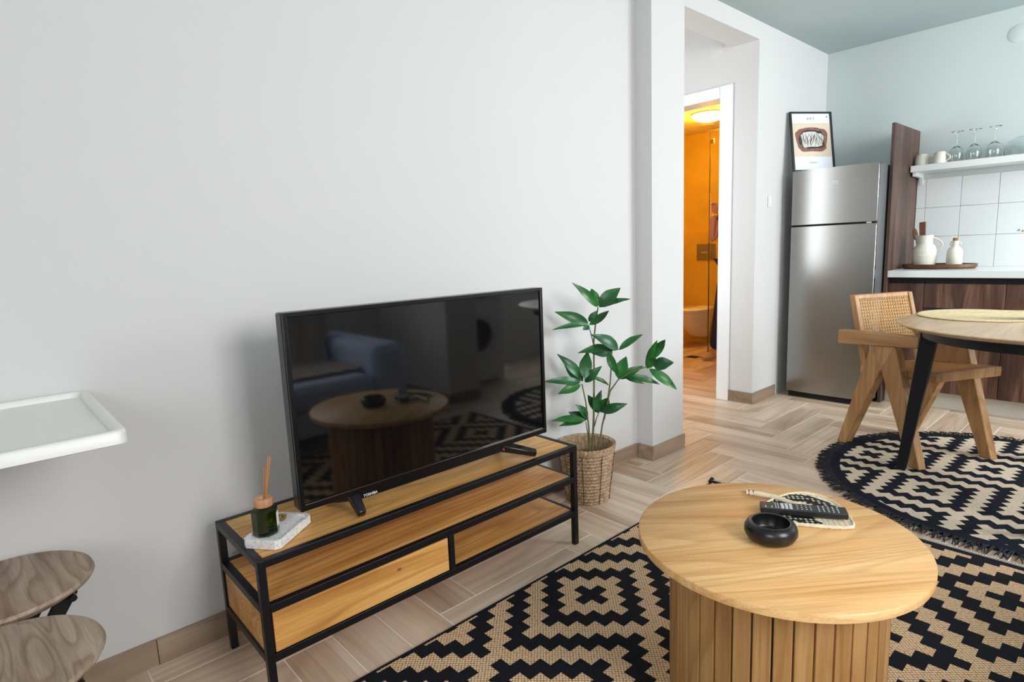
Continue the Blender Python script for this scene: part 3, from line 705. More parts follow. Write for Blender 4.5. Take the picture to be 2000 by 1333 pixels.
stem([(427, 470, 0.01), (412, 410, 0.02), (398, 362, 0.03)], 0.003, 0.002)
LEAVES = [(447, 266, 312, 140, 40), (450, 264, 413, 170, 54), (455, 266, 565, 167, 66), (455, 268, 617, 225, 30),
 (398, 352, 222, 292, 50), (392, 356, 210, 386, 26), (400, 362, 368, 386, 30), (400, 342, 446, 284, 30), (402, 360, 505, 286, 34),
 (520, 482, 343, 506, 44), (553, 487, 408, 409, 58), (556, 490, 682, 409, 34), (525, 492, 415, 508, 50), (500, 503, 553, 622, 40), (552, 490, 492, 430, 46),
 (365, 640, 234, 511, 46), (370, 652, 270, 560, 54), (380, 640, 394, 498, 60), (380, 658, 468, 574, 44), (356, 660, 164, 656, 40), (356, 672, 238, 720, 44), (350, 655, 304, 598, 34), (412, 630, 504, 675, 20),
 (386, 858, 204, 860, 38), (390, 852, 294, 814, 46), (392, 846, 330, 774, 44), (375, 858, 245, 887, 34),
 (450, 820, 394, 724, 40), (455, 816, 466, 698, 62), (462, 816, 503, 738, 50), (465, 812, 601, 770, 46),
 (555, 642, 595, 524, 62), (560, 642, 684, 574, 40), (585, 626, 770, 670, 34), (585, 628, 688, 666, 22),
 (702, 588, 757, 438, 34), (738, 535, 798, 436, 48), (704, 586, 748, 530, 50), (735, 572, 843, 556, 62), (715, 590, 858, 697, 48)]
for (bx, by, tx_, ty_, w) in LEAVES:
    d0 = random.uniform(-0.03, 0.02); d1 = d0 + random.uniform(-0.06, 0.045)
    Bp, Tp = pp(bx, by, d0), pp(tx_, ty_, d1); ln = (Tp - Bp).length; wd_ = w / 2.665 / FPX * 2.62 * 0.56
    ax = (Tp - Bp).normalized(); vw = (FH + Vector((random.uniform(-0.5, 0.5), random.uniform(-0.5, 0.5), -0.5 + random.uniform(-0.3, 0.3)))).normalized()
    sd = ax.cross(vw).normalized(); nr = sd.cross(ax).normalized()
    if nr.z < 0: nr = -nr
    vs = []; fs = []; NL, NW = 9, 4
    for i in range(NL + 1):
        u = i / NL; hwid = wd_ * (math.sin(PI * min(1, u ** 0.80)) ** 0.85) * (1 if u < 0.6 else 1 - 0.25 * (u - 0.6) / 0.4) + 0.0008
        cpt = Bp + ax * ln * u + nr * (0.10 * ln * math.sin(PI * u))
        for j in range(-NW // 2, NW // 2 + 1):
            s_ = j / (NW / 2); vs.append(cpt + sd * hwid * s_ + nr * (0.22 * hwid * abs(s_) + 0.0012 * math.sin(u * 22 + s_ * 2)))
    for i in range(NL):
        for j in range(NW): a0 = i * (NW + 1) + j; fs.append((a0, a0 + 1, a0 + NW + 2, a0 + NW + 1))
    o = MB().add(vs, fs).build('leaf', 'leaf_green', pl, smooth=True, fix=False)
    md = o.modifiers.new('solid', 'SOLIDIFY'); md.thickness = 0.0007

# ---------------------------------------------------------------- white tray table and the two stools at the left edge
ttab = thing('tray_table', 'white tabletop with a raised rim fixed to the wall above the stools', 'table', (-0.62, -0.275, 0.0))
TX, TYd, TT = 0.372, 0.270, 0.838
def ring_poly(hx, hy, r=0.02, k=6):
    out = []
    for cx, cy, a0 in ((hx - r, hy - r, 0), (-hx + r, hy - r, 90), (-hx + r, -hy + r, 180), (hx - r, -hy + r, 270)):
        for i in range(k + 1): a = math.radians(a0 + 90 * i / k); out.append((cx + r * math.cos(a), cy + r * math.sin(a)))
    return out
prof = [(0.012, TT - 0.030), (0.0, TT - 0.026), (0.0, TT - 0.004), (0.004, TT), (0.014, TT), (0.018, TT - 0.004), (0.020, TT - 0.014)]
rings = [[(x, y, z) for x, y in ring_poly(TX - ins, TYd - ins)] for ins, z in prof]
n = len(rings[0]); vs = [p for r_ in rings for p in r_]; fs = [tuple(range(n - 1, -1, -1)), tuple(range((len(rings) - 1) * n, len(rings) * n))]
for k in range(len(rings) - 1): fs += [(k * n + i, k * n + (i + 1) % n, (k + 1) * n + (i + 1) % n, (k + 1) * n + i) for i in range(n)]
MB().add(vs, fs).build('tray_top', 'tray_plastic', ttab, smooth=True)
for bx_ in (-0.02, -0.30): MB().prism([(0.0, 0.0), (0.36, 0.0), (0.0, 0.26)], -0.012, 0.012, frame_mtx((bx_, TYd + 0.003, TT - 0.031), (0, -1, 0), (0, 0, -1))).build('bracket', 'plastic_white', ttab)
def stool(loc, rz, label):
    s = thing('stool', label, 'stool', loc, rz, 'round wood-topped stools at the wall'); R_, H_ = 0.166, 0.455
    MB().lathe([(0, H_ - 0.032), (R_ - 0.030, H_ - 0.032), (R_ - 0.004, H_ - 0.016), (R_, H_ - 0.009), (R_ - 0.003, H_ - 0.002), (R_ - 0.010, H_), (0, H_)], 72).build('seat', 'stool_wood', s, smooth=True)
    for y0 in (-0.075, 0.075):
        for sgn in (-1, 1):
            MB().beam((0.105 * sgn, y0 + 0.012 * sgn, H_ - 0.033), (-0.165 * sgn, y0 + 0.012 * sgn, 0.0), 0.010, 0.034, 0.010, 0.030, side=(0, 1, 0)).build('leg', 'black_metal', s, bevel=0.002)
        MB().lathe([(0, 0.0), (0.011, 0.001), (0.012, 0.006), (0.007, 0.010), (0, 0.011)], 16, mtx=frame_mtx((-0.03, y0 - 0.018, H_ - 0.20), (1, 0, 0), (0, 0, 1))).build('bolt', 'chrome', s, smooth=True)
    for x0, y0 in ((0.105, 0.0), (-0.105, 0.0)): MB().tube([(x0, -0.095, H_ - 0.043), (x0, 0.095, H_ - 0.043)], 0.008, 8).build('crossbar', 'black_metal', s, smooth=True)
    for sgn in (-1, 1): MB().tube([(0.150 * sgn, -0.09, 0.03), (0.150 * sgn, 0.09, 0.03)], 0.006, 8).build('crossbar', 'black_metal', s, smooth=True)
    return s
stool((-0.470, -0.192, 0.0), math.radians(4), 'round wood-topped stool against the wall, the farther of two')
stool((-0.498, -0.545, 0.0), math.radians(4), 'round wood-topped stool at the bottom left corner, the nearer of two')

# ---------------------------------------------------------------- dining table and what stands on it
DC = Vector((2.885, -1.584)); DTH, DTR = 0.760, 0.552
dt = thing('dining_table', 'round oak dining table with tapered black legs on the round rug', 'dining table', (DC.x, DC.y, 0.0125))
zt = DTH - 0.0125
MB().lathe([(0, zt - 0.020), (DTR - 0.028, zt - 0.020), (DTR - 0.002, zt - 0.006), (DTR, zt - 0.003), (DTR - 0.002, zt), (0, zt)], 128).build('table_top', 'dining_oak', dt, smooth=True)
LA = [math.radians(95.5 + 90 * k) for k in range(4)]; RTOP, RFOOT = 0.412, 0.500
for a in LA:
    e = Vector((math.cos(a), math.sin(a), 0)); tng = Vector((-math.sin(a), math.cos(a), 0))
    MB().beam(e * RFOOT + Vector((0, 0, 0.0005)), e * RTOP + Vector((0, 0, zt - 0.0205)), 0.044, 0.040, 0.086, 0.070, side=tng).build('leg', 'table_black', dt, bevel=0.005, bseg=3)
MB().lathe([(0.425, zt - 0.070), (0.445, zt - 0.070), (0.445, zt - 0.0205), (0.425, zt - 0.0205), (0.425, zt - 0.070)], 96).build('apron', 'table_black', dt, smooth=True)
def coil_mat(a, z, k): return 0.0016 * math.sin(a * 40)
pm = MB(); prof = [(0, 0.0)] + [(0.02 + 0.0 , 0.0)]
prof = [(0, 0.0), (0.243, 0.0), (0.246, 0.003)] + [(0.244 - 0.006 * i, 0.0055 + 0.0012 * (i % 2)) for i in range(40)] + [(0, 0.006)]
o = pm.lathe(prof, 80, rad=lambda a, z, k: coil_mat(a, z, k)).build('placemat', 'seagrass_mat', None, smooth=True, loc=(3.075, -1.306, DTH + 0.0005))
tag(o, 'round woven straw placemat on the dining table', 'placemat')
o = MB().lathe([(0, 0.0), (0.040, 0.0), (0.050, 0.008), (0.055, 0.04), (0.052, 0.075), (0.036, 0.105), (0.028, 0.13), (0.028, 0.17), (0.033, 0.185), (0.030, 0.186), (0.0255, 0.17), (0.0255, 0.13), (0.033, 0.106), (0.0485, 0.075), (0.051, 0.04), (0.046, 0.012), (0, 0.008)], 40).build('amber_vase', 'amber_glass', None, smooth=True, loc=(2.982, -1.535, DTH + 0.0005))
tag(o, 'dark amber glass vase on the dining table at the right edge', 'vase')

# ---------------------------------------------------------------- cane armchair
CA = Vector((3.10, -0.723, 0)); cs = Vector((-0.485, -0.8745, 0)); cw = Vector((0.8745, -0.485, 0))
ch = thing('cane_armchair', 'wooden armchair with cane seat and back and V-shaped legs at the dining table', 'chair', (CA + cs * 0.23 + cw * 0.245 + Vector((0, 0, 0.0)))[:], math.atan2(cs.y, cs.x) - PI / 2)
# local: +y front (t - 0.23), x across with -x the far side; u = 0 near frame, so x = 0.245 - u is mirrored below
def cp(t_, u, z): return Vector((-(0.245 - u) * -1 if False else (u - 0.245), t_ - 0.23, z))
# local x axis must equal cw: rotation maps +y to cs, +x to (cs.y, -cs.x) = -cw ; so flip u
def cp(t_, u, z): return Vector((0.245 - u, t_ - 0.23, z))
ZF = 0.0
def leg_poly(u0, u1, name, pts, mat='chair_wood'):
    mb = MB(); mb.hexa([cp(t_, u0, z) for t_, z in pts], [cp(t_, u1, z) for t_, z in pts]); return mb.build(name, mat, ch, bevel=0.004)
RG = 0.0125
for u0, u1 in ((0.0, 0.046), (0.444, 0.490)):
    leg_poly(u0, u1, 'leg', [(-0.034, ZF + 0.0005), (0.026, ZF + 0.0005), (0.240, 0.470), (0.168, 0.585)])
    leg_poly(u0, u1, 'leg', [(0.434, RG), (0.494, RG), (0.318, 0.598), (0.236, 0.478)])
    leg_poly(u0, u1, 'leg_joint', [(0.168, 0.585), (0.2385, 0.474), (0.240, 0.474), (0.318, 0.598)])
    ua, ub = (u0 - 0.012, u1 - 0.004) if u0 < 0.1 else (u0 + 0.004, u1 + 0.012)
    leg_poly(ua, ub, 'armrest', [(-0.045, 0.568), (0.455, 0.612), (0.460, 0.668), (-0.045, 0.645)], 'chair_rail_wood')
    # back upright
    ui, uj = (0.050, 0.078) if u0 < 0.1 else (0.412, 0.440)
    leg_poly(ui, uj, 'back_post', [(0.075, 0.400), (0.115, 0.400), (-0.010, 0.836), (-0.045, 0.836)])
def bl(z): return -0.028 + (0.836 - z) * 0.286     # centre line of the sloping back
def back_rail(z0, z1, name): leg_poly(0.0785, 0.4115, name, [(bl(z0) - 0.014, z0), (bl(z0) + 0.014, z0), (bl(z1) + 0.014, z1), (bl(z1) - 0.014, z1)], 'chair_wood')
back_rail(0.812, 0.836, 'top_rail'); back_rail(0.580, 0.606, 'lower_rail')
# cane webbing: flat strips both ways with diagonals through the crossings
def cane(name, pt, a0, a1, b0, b1, pitch=0.0165, w=0.0030, wd=0.0014):
    mb = MB()
    def strip(p, q, du, dv, o0, o1):
        mb.hexa([pt(p[0] - du, p[1] - dv, o0), pt(p[0] + du, p[1] + dv, o0), pt(p[0] + du, p[1] + dv, o1), pt(p[0] - du, p[1] - dv, o1)], [pt(q[0] - du, q[1] - dv, o0), pt(q[0] + du, q[1] + dv, o0), pt(q[0] + du, q[1] + dv, o1), pt(q[0] - du, q[1] - dv, o1)])
    na, nb = int((a1 - a0) / pitch), int((b1 - b0) / pitch); sa_, sb_ = (a1 - a0) / na, (b1 - b0) / nb
    for k in range(na + 1): strip((a0 + k * sa_, b0), (a0 + k * sa_, b1), w / 2, 0, 0, 0.0014)
    for k in range(nb + 1): strip((a0, b0 + k * sb_), (a1, b0 + k * sb_), 0, w / 2, 0.0008, 0.0022)
    for sg in (1, -1):
        for k in range(-nb, na + 1):
            r0, r1 = max(0, -k), min(nb, na - k)          # rows inside the panel
            if r1 - r0 < 1: continue
            A, B = [((a0 + (k + r) * sa_) if sg > 0 else (a1 - (k + r) * sa_), b0 + r * sb_) for r in (r0, r1)]
            strip(A, B, wd / 2 * 0.7, -sg * wd / 2 * 0.7, 0.0016, 0.0030)
    o = mb.build(name, 'cane', ch, fix=False); o['kind'] = 'stuff'; return o
cane('cane_back', lambda u, z, off: cp(bl(z) + 0.008 + off, u, z), 0.079, 0.411, 0.606, 0.812)
# seat frame and webbing
def sz(t_): return 0.452 + 0.045 * (t_ / 0.5)
def seat_bar(t0, t1, u0, u1, name, h=0.048): 
    MB().hexa([cp(t0, u0, sz(t0) - h), cp(t1, u0, sz(t1) - h), cp(t1, u1, sz(t1) - h), cp(t0, u1, sz(t0) - h)], [cp(t0, u0, sz(t0)), cp(t1, u0, sz(t1)), cp(t1, u1, sz(t1)), cp(t0, u1, sz(t0))]).build(name, 'chair_rail_wood' if t1 - t0 > 0.1 else 'chair_wood', ch, bevel=0.003)
seat_bar(0.06, 0.51, 0.047, 0.087, 'seat_rail'); seat_bar(0.06, 0.51, 0.403, 0.443, 'seat_rail')
seat_bar(0.465, 0.51, 0.0875, 0.4025, 'seat_rail'); seat_bar(0.06, 0.105, 0.0875, 0.4025, 'seat_rail')
cane('cane_seat', lambda u, t_, off: cp(t_, u, sz(t_) - 0.004 + off), 0.087, 0.403, 0.105, 0.465)
leg_poly(0.046, 0.444, 'cross_rail', [(0.225, 0.452 - 0.030), (0.265, 0.452 - 0.030), (0.265, 0.452 - 0.002), (0.225, 0.452 - 0.002)], 'chair_wood')

# ---------------------------------------------------------------- fridge
FX, FY0, FY1, FH_ = 3.942, -0.047, -0.588, 1.622
fr = thing('fridge', 'tall brushed steel fridge-freezer standing against the wall', 'fridge')
box('body', 'fridge_side', fr, FX + 0.055, XK - 0.12, FY1 + 0.006, FY0 - 0.004, 0.03, FH_ - 0.004, 0.004)
box('base_grille', 'black_gap', fr, FX + 0.03, FX + 0.054, FY1 + 0.01, FY0 - 0.01, 0.005, 0.044)
def door(name, z0, z1):
    mb = MB(); NS_ = 20; out = []
    for i in range(NS_ + 1):
        u = i / NS_; y = FY0 + (FY1 - FY0) * u; out.append((FX + 0.014 * (2 * u - 1) ** 2, y))
    poly = out + [(FX + 0.052, FY1), (FX + 0.052, FY0)]
    mb.prism(poly, z0, z1); return mb.build(name, 'stainless', fr, smooth=True)
d1 = door('fridge_door', 0.046, 1.236); d2 = door('freezer_door', 1.250, FH_)
box('seam', 'black_gap', fr, FX + 0.02, FX + 0.054, FY1 + 0.004, FY0 - 0.004, 1.2365, 1.2495)
for d_, z0, z1 in ((d1, 0.10, 1.225), (d2, 1.262, FH_ - 0.012)):
    box('edge_trim', 'chrome', d_, FX + 0.012, FX + 0.018, FY1 - 0.004, FY1 - 0.0003, z0, z1, 0.001)
    box('grip', 'black_gap', d_, FX + 0.022, FX + 0.034, FY1 - 0.0012, FY1 - 0.0002, z0, z1)
box('hinge', 'chrome', fr, FX + 0.018, FX + 0.050, -0.560, -0.530, 1.2380, 1.2480)
text('logo', 'AEG', 0.027, 'print_white', fr, frame_mtx((FX - 0.0006, -0.324, 1.520), (0, -1, 0), (0, 0, 1)), 0.0006, 1.25)
for y_ in (FY0 - 0.05, FY1 + 0.05):
    for x_ in (FX + 0.08, XK - 0.18): MB().lathe([(0, 0), (0.016, 0), (0.016, 0.031), (0, 0.031)], 16, (x_, y_, 0)).build('foot', 'black_gap', fr, smooth=True)

# poster leaning on top of the fridge
BLp, TLp, TRp = Vector((3.972, -0.042, FH_ + 0.001)), Vector((4.030, 0.004, 2.043)), Vector((4.305, -0.172, 2.043))
PWd, PHt = (TRp - TLp).length, (TLp - BLp).length
pmx = frame_mtx(BLp, TRp - TLp, TLp - BLp)
po = thing('art_poster', 'black framed abstract art print leaning on top of the fridge', 'poster'); fw, ft = 0.011, 0.016
for nm, a in (('frame_bar', (0, fw, 0, PHt)), ('frame_bar', (PWd - fw, PWd, 0, PHt)), ('frame_bar', (fw, PWd - fw, PHt - fw, PHt)), ('frame_bar', (fw, PWd - fw, 0, fw))):
    MB().box(a[0], a[1], a[2], a[3], -0.004, ft - 0.004, pmx).build(nm, 'frame_black', po)
pa = MB().box(fw, PWd - fw, fw, PHt - fw, -0.001, 0.002, pmx).build('paper_sheet', 'paper', po)
cxp = PWd / 2; ay0, ay1 = 0.135, 0.340
MB().box(fw + 0.004, PWd - fw - 0.004, ay0 - 0.028, ay1 + 0.008, 0.002, 0.0024, pmx).build('beige_field', 'art_beige', pa)
def blob(rx, ry, n_=48, wob=0.06, sd=1):
    rnd = random.Random(sd); ph = [rnd.uniform(0, 6.28) for _ in range(4)]; out = []
    for i in range(n_):
        a = 2 * PI * i / n_; k = 1 + wob * (math.sin(3 * a + ph[0]) * 0.5 + math.sin(5 * a + ph[1]) * 0.5 + math.sin(9 * a + ph[2]) * 0.35)
        ca_, sa_ = math.cos(a), math.sin(a); out.append((cxp + rx * k * math.copysign(abs(ca_) ** 0.55, ca_), (ay0 + ay1) / 2 - 0.008 + ry * k * math.copysign(abs(sa_) ** 0.55, sa_)))
    return out
MB().prism(blob(0.122, 0.086, sd=2), 0.0024, 0.0028, pmx).build('brown_shape', 'art_brown', pa)
MB().prism(blob(0.096, 0.066, sd=5, wob=0.08), 0.0028, 0.0032, pmx).build('dark_shape', 'art_dark', pa)
MB().prism(blob(0.085, 0.054, sd=8, wob=0.10), 0.0032, 0.0036, pmx).build('cream_shape', 'art_cream', pa)
rnd = random.Random(11); mb = MB()
for k in range(17):
    x = cxp - 0.084 + 0.0105 * k; ym = (ay0 + ay1) / 2 - 0.008; lean = rnd.uniform(-0.014, 0.024); ph = rnd.uniform(0, 6.28); am = rnd.uniform(0.003, 0.007); hh = rnd.uniform(0.034, 0.054) * (0.75 if k in (0, 1, 15, 16) else 1); wd_ = rnd.uniform(0.0012, 0.0030)
    off = rnd.uniform(-0.012, 0.012); pts = []
    for q in range(9):
        f_ = q / 8 * 2 - 1; pts.append((x + lean * f_ + am * math.sin(f_ * 4 + ph), ym + off * 0.5 + hh * f_, wd_ * (1 - 0.7 * f_ * f_)))
    for p, q in zip(pts, pts[1:]): mb.prism([(p[0] - p[2], p[1]), (p[0] + p[2], p[1]), (q[0] + q[2], q[1]), (q[0] - q[2], q[1])], 0.0036, 0.0040, pmx)
st2 = mb.build('dark_strokes', 'art_dark', pa); st2['kind'] = 'stuff'
mb = MB()
for k in range(14):
    a = 2 * PI * k / 14 + 0.2; x = cxp + 0.108 * math.cos(a); y = (ay0 + ay1) / 2 - 0.008 + 0.076 * math.sin(a); ln = 0.008
    mb.prism([(x - ln * math.sin(a), y + ln * math.cos(a) * 0.7), (x + ln * math.sin(a), y - ln * math.cos(a) * 0.7), (x + ln * math.sin(a) + 0.002, y - ln * math.cos(a) * 0.7 + 0.002)], 0.0032, 0.0036, pmx)
s3 = mb.build('edge_strokes', 'art_beige', pa); s3['kind'] = 'stuff'
text('title', 'ART', 0.026, 'print_grey', pa, pmx @ Matrix.Translation((cxp, 0.378, 0.0026)), 0.0003, 1.5)
mb = MB(); mb.box(cxp - 0.035, cxp + 0.035, 0.066, 0.0685, 0.002, 0.0024, pmx); mb.box(cxp - 0.022, cxp + 0.022, 0.060, 0.062, 0.002, 0.0024, pmx); mb.build('caption_line', 'print_grey', pa)
MB().lathe([(0, 0.0004), (0.006, 0.0004), (0.006, 0)], 16, mtx=pmx @ Matrix.Translation((PWd - 0.034, PHt - 0.034, 0.002))).build('corner_mark', 'print_grey', pa)

# ---------------------------------------------------------------- kitchen
PY0, PY1, PXF, PZ = -0.614, -0.594, 4.150, 1.880
tag(box('side_panel', 'panel_walnut', None, PXF, XK - 0.001, PY0, PY1, 0.0, PZ, 0.001), 'tall walnut side panel between the fridge and the white counter', 'panel')
KY1 = -2.35; CZ0, CZ1 = 0.872, 0.918
ctop = tag(box('worktop', 'counter_white', None, 4.150, XK - 0.001, KY1, PY0 - 0.001, CZ0, CZ1, 0.003), 'white kitchen worktop running along the wall beside the walnut panel', 'worktop')
seams = [PY0 - 0.001, -0.822, -1.242, -1.80, KY1 + 0.01]
labs = ['narrow walnut base cabinet next to the side panel', 'walnut base cabinet with a recessed handle slot behind the armchair', 'walnut base cabinet under the worktop at the right edge', 'walnut base cabinet at the far end of the worktop, past the right edge']
for k in range(4):
    y1, y0 = seams[k], seams[k + 1]
    cb = thing('base_cabinet', labs[k], 'cabinet', (0, 0, 0), 0, 'walnut base cabinets')
    box('carcass', 'walnut', cb, 4.205, XK - 0.002, y0 + 0.001, y1 - 0.001, 0.112, CZ0 - 0.001)
    box('grip_channel', 'black_gap', cb, 4.198, 4.2048, y0 + 0.002, y1 - 0.002, 0.833, CZ0 - 0.003)
    dz = box('door', 'walnut', cb, 4.183, 4.2042, y0 + 0.0018, y1 - 0.0018, 0.115, 0.832, 0.001)
    n_ = max(1, round((y1 - y0) / 0.105))
    for q in range(1, n_):
        yy = y1 + (y0 - y1) * q / n_; box('groove', 'black_gap', dz, 4.1827, 4.1830, yy - 0.0008, yy + 0.0008, 0.12, 0.826)
    if k == 1: box('handle_slot', 'black_gap', dz, 4.1815, 4.1829, y1 - 0.165, y1 - 0.005, 0.664, 0.676)
tag(box('plinth', 'plinth_white', None, 4.232, 4.248, KY1 + 0.01, PY0 - 0.002, 0.0005, 0.111, 0.001), 'pale plinth board along the floor under the walnut cabinets', 'plinth')
# backsplash tiles
ty = [PY0 - 0.0015, -0.672]
while ty[-1] > KY1: ty.append(ty[-1] - 0.2075)
tz = [CZ1 + 0.0005, 1.133, 1.337, 1.541]
box('tile_bed', 'tile_grout', kw, XK - 0.004, XK - 0.0005, ty[-1], ty[0], tz[0], tz[-1])
for k in range(len(ty) - 1):
    for r_ in range(3): box('tile', 'wall_tile_white', kw, XK - 0.0085, XK - 0.004, ty[k + 1] + 0.0013, ty[k] - 0.0013, tz[r_] + (0.0013 if r_ else 0), tz[r_ + 1] - 0.0013, 0.0012)
hk = thing('tile_hook', 'two small brass screw heads in a wall tile above the worktop', 'hook', (XK - 0.0087, -1.218, 1.150))
for dy, dz in ((0.010, 0.006), (-0.010, -0.002)): MB().lathe([(0, 0.006), (0.004, 0.005), (0.006, 0.001), (0.006, 0), (0, 0)], 16, mtx=frame_mtx((0, dy, dz), (0, -1, 0), (0, 0, 1))).build('screw_head', 'brass', hk, smooth=True)
# shelf
sh = thing('wall_shelf', 'long white wall shelf above the tiles holding mugs and glasses', 'shelf', (0, 0, 0))
SX, SZ0, SZ1, SY0 = 4.500, 1.580, 1.624, -0.622
box('board', 'shelf_white', sh, SX, XK - 0.001, KY1, SY0, SZ0, SZ1, 0.002)
for y_ in (SY0 - 0.018, -1.50, -2.30): MB().prism([(0, 0), (0.19, 0), (0.19, -0.025), (0.03, -0.03), (0, -0.10)], -0.010, 0.010, frame_mtx((XK - 0.001, y_, SZ0 - 0.0003), (-1, 0, 0), (0, 0, 1))).build('bracket', 'shelf_white', sh)

def mug(loc, rz, label):
    m_ = thing('mug', label, 'mug', loc, rz, 'cream mugs on the shelf')
    MB().lathe([(0.0405, 0.0), (0.043, 0.0), (0.0435, 0.003), (0.041, 0.050), (0.033, 0.076), (0.026, 0.081), (0.024, 0.079), (0, 0.079)], 40).build('cup', 'ceramic_cream', m_, smooth=True)
    MB().tube([(0.040 + 0.026 * math.sin(PI * i / 12), 0, 0.014 + 0.048 * i / 12) for i in range(13)], [0.0055] * 13, 8).build('handle', 'ceramic_cream', m_, smooth=True)
mug((4.61, -0.662, SZ1 + 0.0005), -PI / 2 + 0.2, 'upside-down cream mug on the shelf nearest the walnut panel')
mug((4.58, -0.771, SZ1 + 0.0005), -PI / 2 - 0.3, 'upside-down cream mug on the shelf beside the wine glasses')
def wine_glass(loc, label):
    o = MB().lathe([(0, 0.103), (0.015, 0.100), (0.0335, 0.084), (0.0400, 0.058), (0.0390, 0.03), (0.0338, 0.0), (0.0350, 0.0), (0.0402, 0.03), (0.0412, 0.058), (0.0345, 0.085), (0.016, 0.102), (0.0048, 0.110), (0.004, 0.130), (0.004, 0.178), (0.008, 0.192), (0.030, 0.1985), (0.0350, 0.2005), (0.0345, 0.2018), (0, 0.2025)], 48)
    o = o.build('wine_glass', 'clear_glass', None, smooth=True, fix=True, loc=loc); return tag(o, label, 'glass', 'upside-down wine glasses on the shelf')
wine_glass((4.60, -0.858, SZ1 + 0.0005), 'upside-down wine glass on the shelf next to the second mug')
wine_glass((4.60, -0.955, SZ1 + 0.0005), 'upside-down wine glass on the shelf, the middle one of three')
wine_glass((4.60, -1.060, SZ1 + 0.0005), 'upside-down wine glass on the shelf beside the glass bowl')
o = MB().lathe([(0, 0.115), (0.044, 0.110), (0.079, 0.087), (0.0965, 0.040), (0.0985, 0.0), (0.1015, 0.0), (0.0995, 0.041), (0.082, 0.090), (0.045, 0.114), (0, 0.119)], 56).build('glass_bowl', 'clear_glass', None, smooth=True, loc=(4.60, -1.212, SZ1 + 0.0005))
tag(o, 'upside-down clear glass bowl on the shelf at the right edge', 'bowl')

# tray with jug and bottle on the worktop
CTY = -0.838; CTX = 4.44
o = MB().lathe([(0, 0.0), (0.93, 0.0), (1.0, 0.012), (1.0, 0.030), (0.965, 0.030), (0.93, 0.010), (0, 0.009)], 64).build('wooden_tray', 'tray_walnut', None, smooth=True, loc=(CTX, CTY, CZ1 + 0.0005))
o.data.transform(Matrix.Diagonal((0.135, 0.212, 1.05, 1))); tag(o, 'low oval walnut tray on the white worktop', 'tray')
jz = CZ1 + 0.0105
jg = thing('milk_jug', 'cream ceramic jug holding wooden utensils on the oval tray', 'jug', (CTX, -0.752, jz), -PI / 2)
jg.scale = (1.08, 1.08, 1.30)
def spout(a, z, k):
    d_ = abs(((a - PI) + PI) % (2 * PI) - PI); return (0.020 * math.exp(-(d_ / 0.42) ** 2)) * max(0, (z - 0.115) / 0.05) if z > 0.115 else 0
MB().lathe([(0, 0.0), (0.050, 0.0), (0.056, 0.004), (0.064, 0.03), (0.0675, 0.058), (0.0685, 0.062), (0.066, 0.064), (0.066, 0.085), (0.056, 0.107), (0.0425, 0.120), (0.040, 0.132), (0.043, 0.166), (0.041, 0.166), (0.037, 0.132), (0.039, 0.119), (0.052, 0.105), (0.06, 0.06), (0.05, 0.01), (0, 0.008)], 56, rad=spout).build('body', 'ceramic_cream', jg, smooth=True)
MB().tube([(0.040 + 0.052 * math.sin(PI * (i / 16) ** 0.85), 0, 0.152 - 0.088 * (i / 16)) for i in range(17)], 0.0060, 10).build('handle', 'ceramic_cream', jg, smooth=True)
for k, ch_ in enumerate('MILK'):
    a = -PI / 2 - 0.36 + 0.24 * k; r_ = 0.0655
    text('embossed_letter', ch_, 0.020, 'ceramic_cream', jg, frame_mtx((r_ * math.cos(a), r_ * math.sin(a), 0.078), (-math.sin(a), math.cos(a), 0), (0, 0, 1)), 0.0014)
ut = thing('wooden_spatula', 'dark flat wooden spatula standing in the cream jug', 'utensil', (CTX, -0.738, jz + 0.014))
ut.scale = (1, 1, 1.26)
MB().beam((0, 0.0, 0.0), (0.004, 0.004, 0.145), 0.012, 0.006, 0.012, 0.006, side=(0, 1, 0)).build('handle', 'tray_walnut', ut, bevel=0.002)
MB().beam((0.004, 0.004, 0.140), (0.006, 0.010, 0.232), 0.036, 0.008, 0.040, 0.006, side=(0, 1, 0)).build('blade', 'tray_walnut', ut, bevel=0.006)
us = thing('wooden_spoon', 'lighter wooden spoon standing in the cream jug behind the spatula', 'utensil', (CTX + 0.010, -0.726, jz + 0.014))
us.scale = (1, 1, 1.26)
MB().tube([(0, 0, 0), (0.004, 0.030, 0.140)], 0.005, 8).build('handle', 'beech', us, smooth=True)
o = MB().lathe([(0, -1), (0.6, -0.8), (0.95, -0.3), (1, 0.1), (0.75, 0.7), (0, 1)], 20, mtx=Matrix.Translation((0.004, 0.039, 0.168)) @ Matrix.Rotation(-0.25, 4, 'X') @ Matrix.Diagonal((0.006, 0.015, 0.036, 1))).build('spoon_bowl', 'cork', us, smooth=True)
bt = thing('stoneware_bottle', 'small cream stoneware bottle with a cork on the oval tray', 'bottle', (CTX, -0.922, jz), 0)
bt.scale = (1.05, 1.05, 1.32)
MB().lathe([(0, 0), (0.040, 0.0), (0.0425, 0.003), (0.0425, 0.070), (0.040, 0.084), (0.030, 0.097), (0.019, 0.101), (0.0175, 0.104), (0.0175, 0.120), (0.021, 0.124), (0.0205, 0.130), (0.013, 0.131), (0.012, 0.12), (0, 0.12)], 48).build('body', 'ceramic_cream', bt, smooth=True)
MB().lathe([(0, 0.122), (0.0125, 0.122), (0.0145, 0.145), (0, 0.146)], 24).build('cork', 'cork', bt, smooth=True)
MB().tube([(0, -0.0195 - 0.012 * math.sin(PI * i / 8), 0.106 + 0.018 * i / 8) for i in range(9)], 0.003, 6).build('ear_handle', 'ceramic_cream', bt, smooth=True)
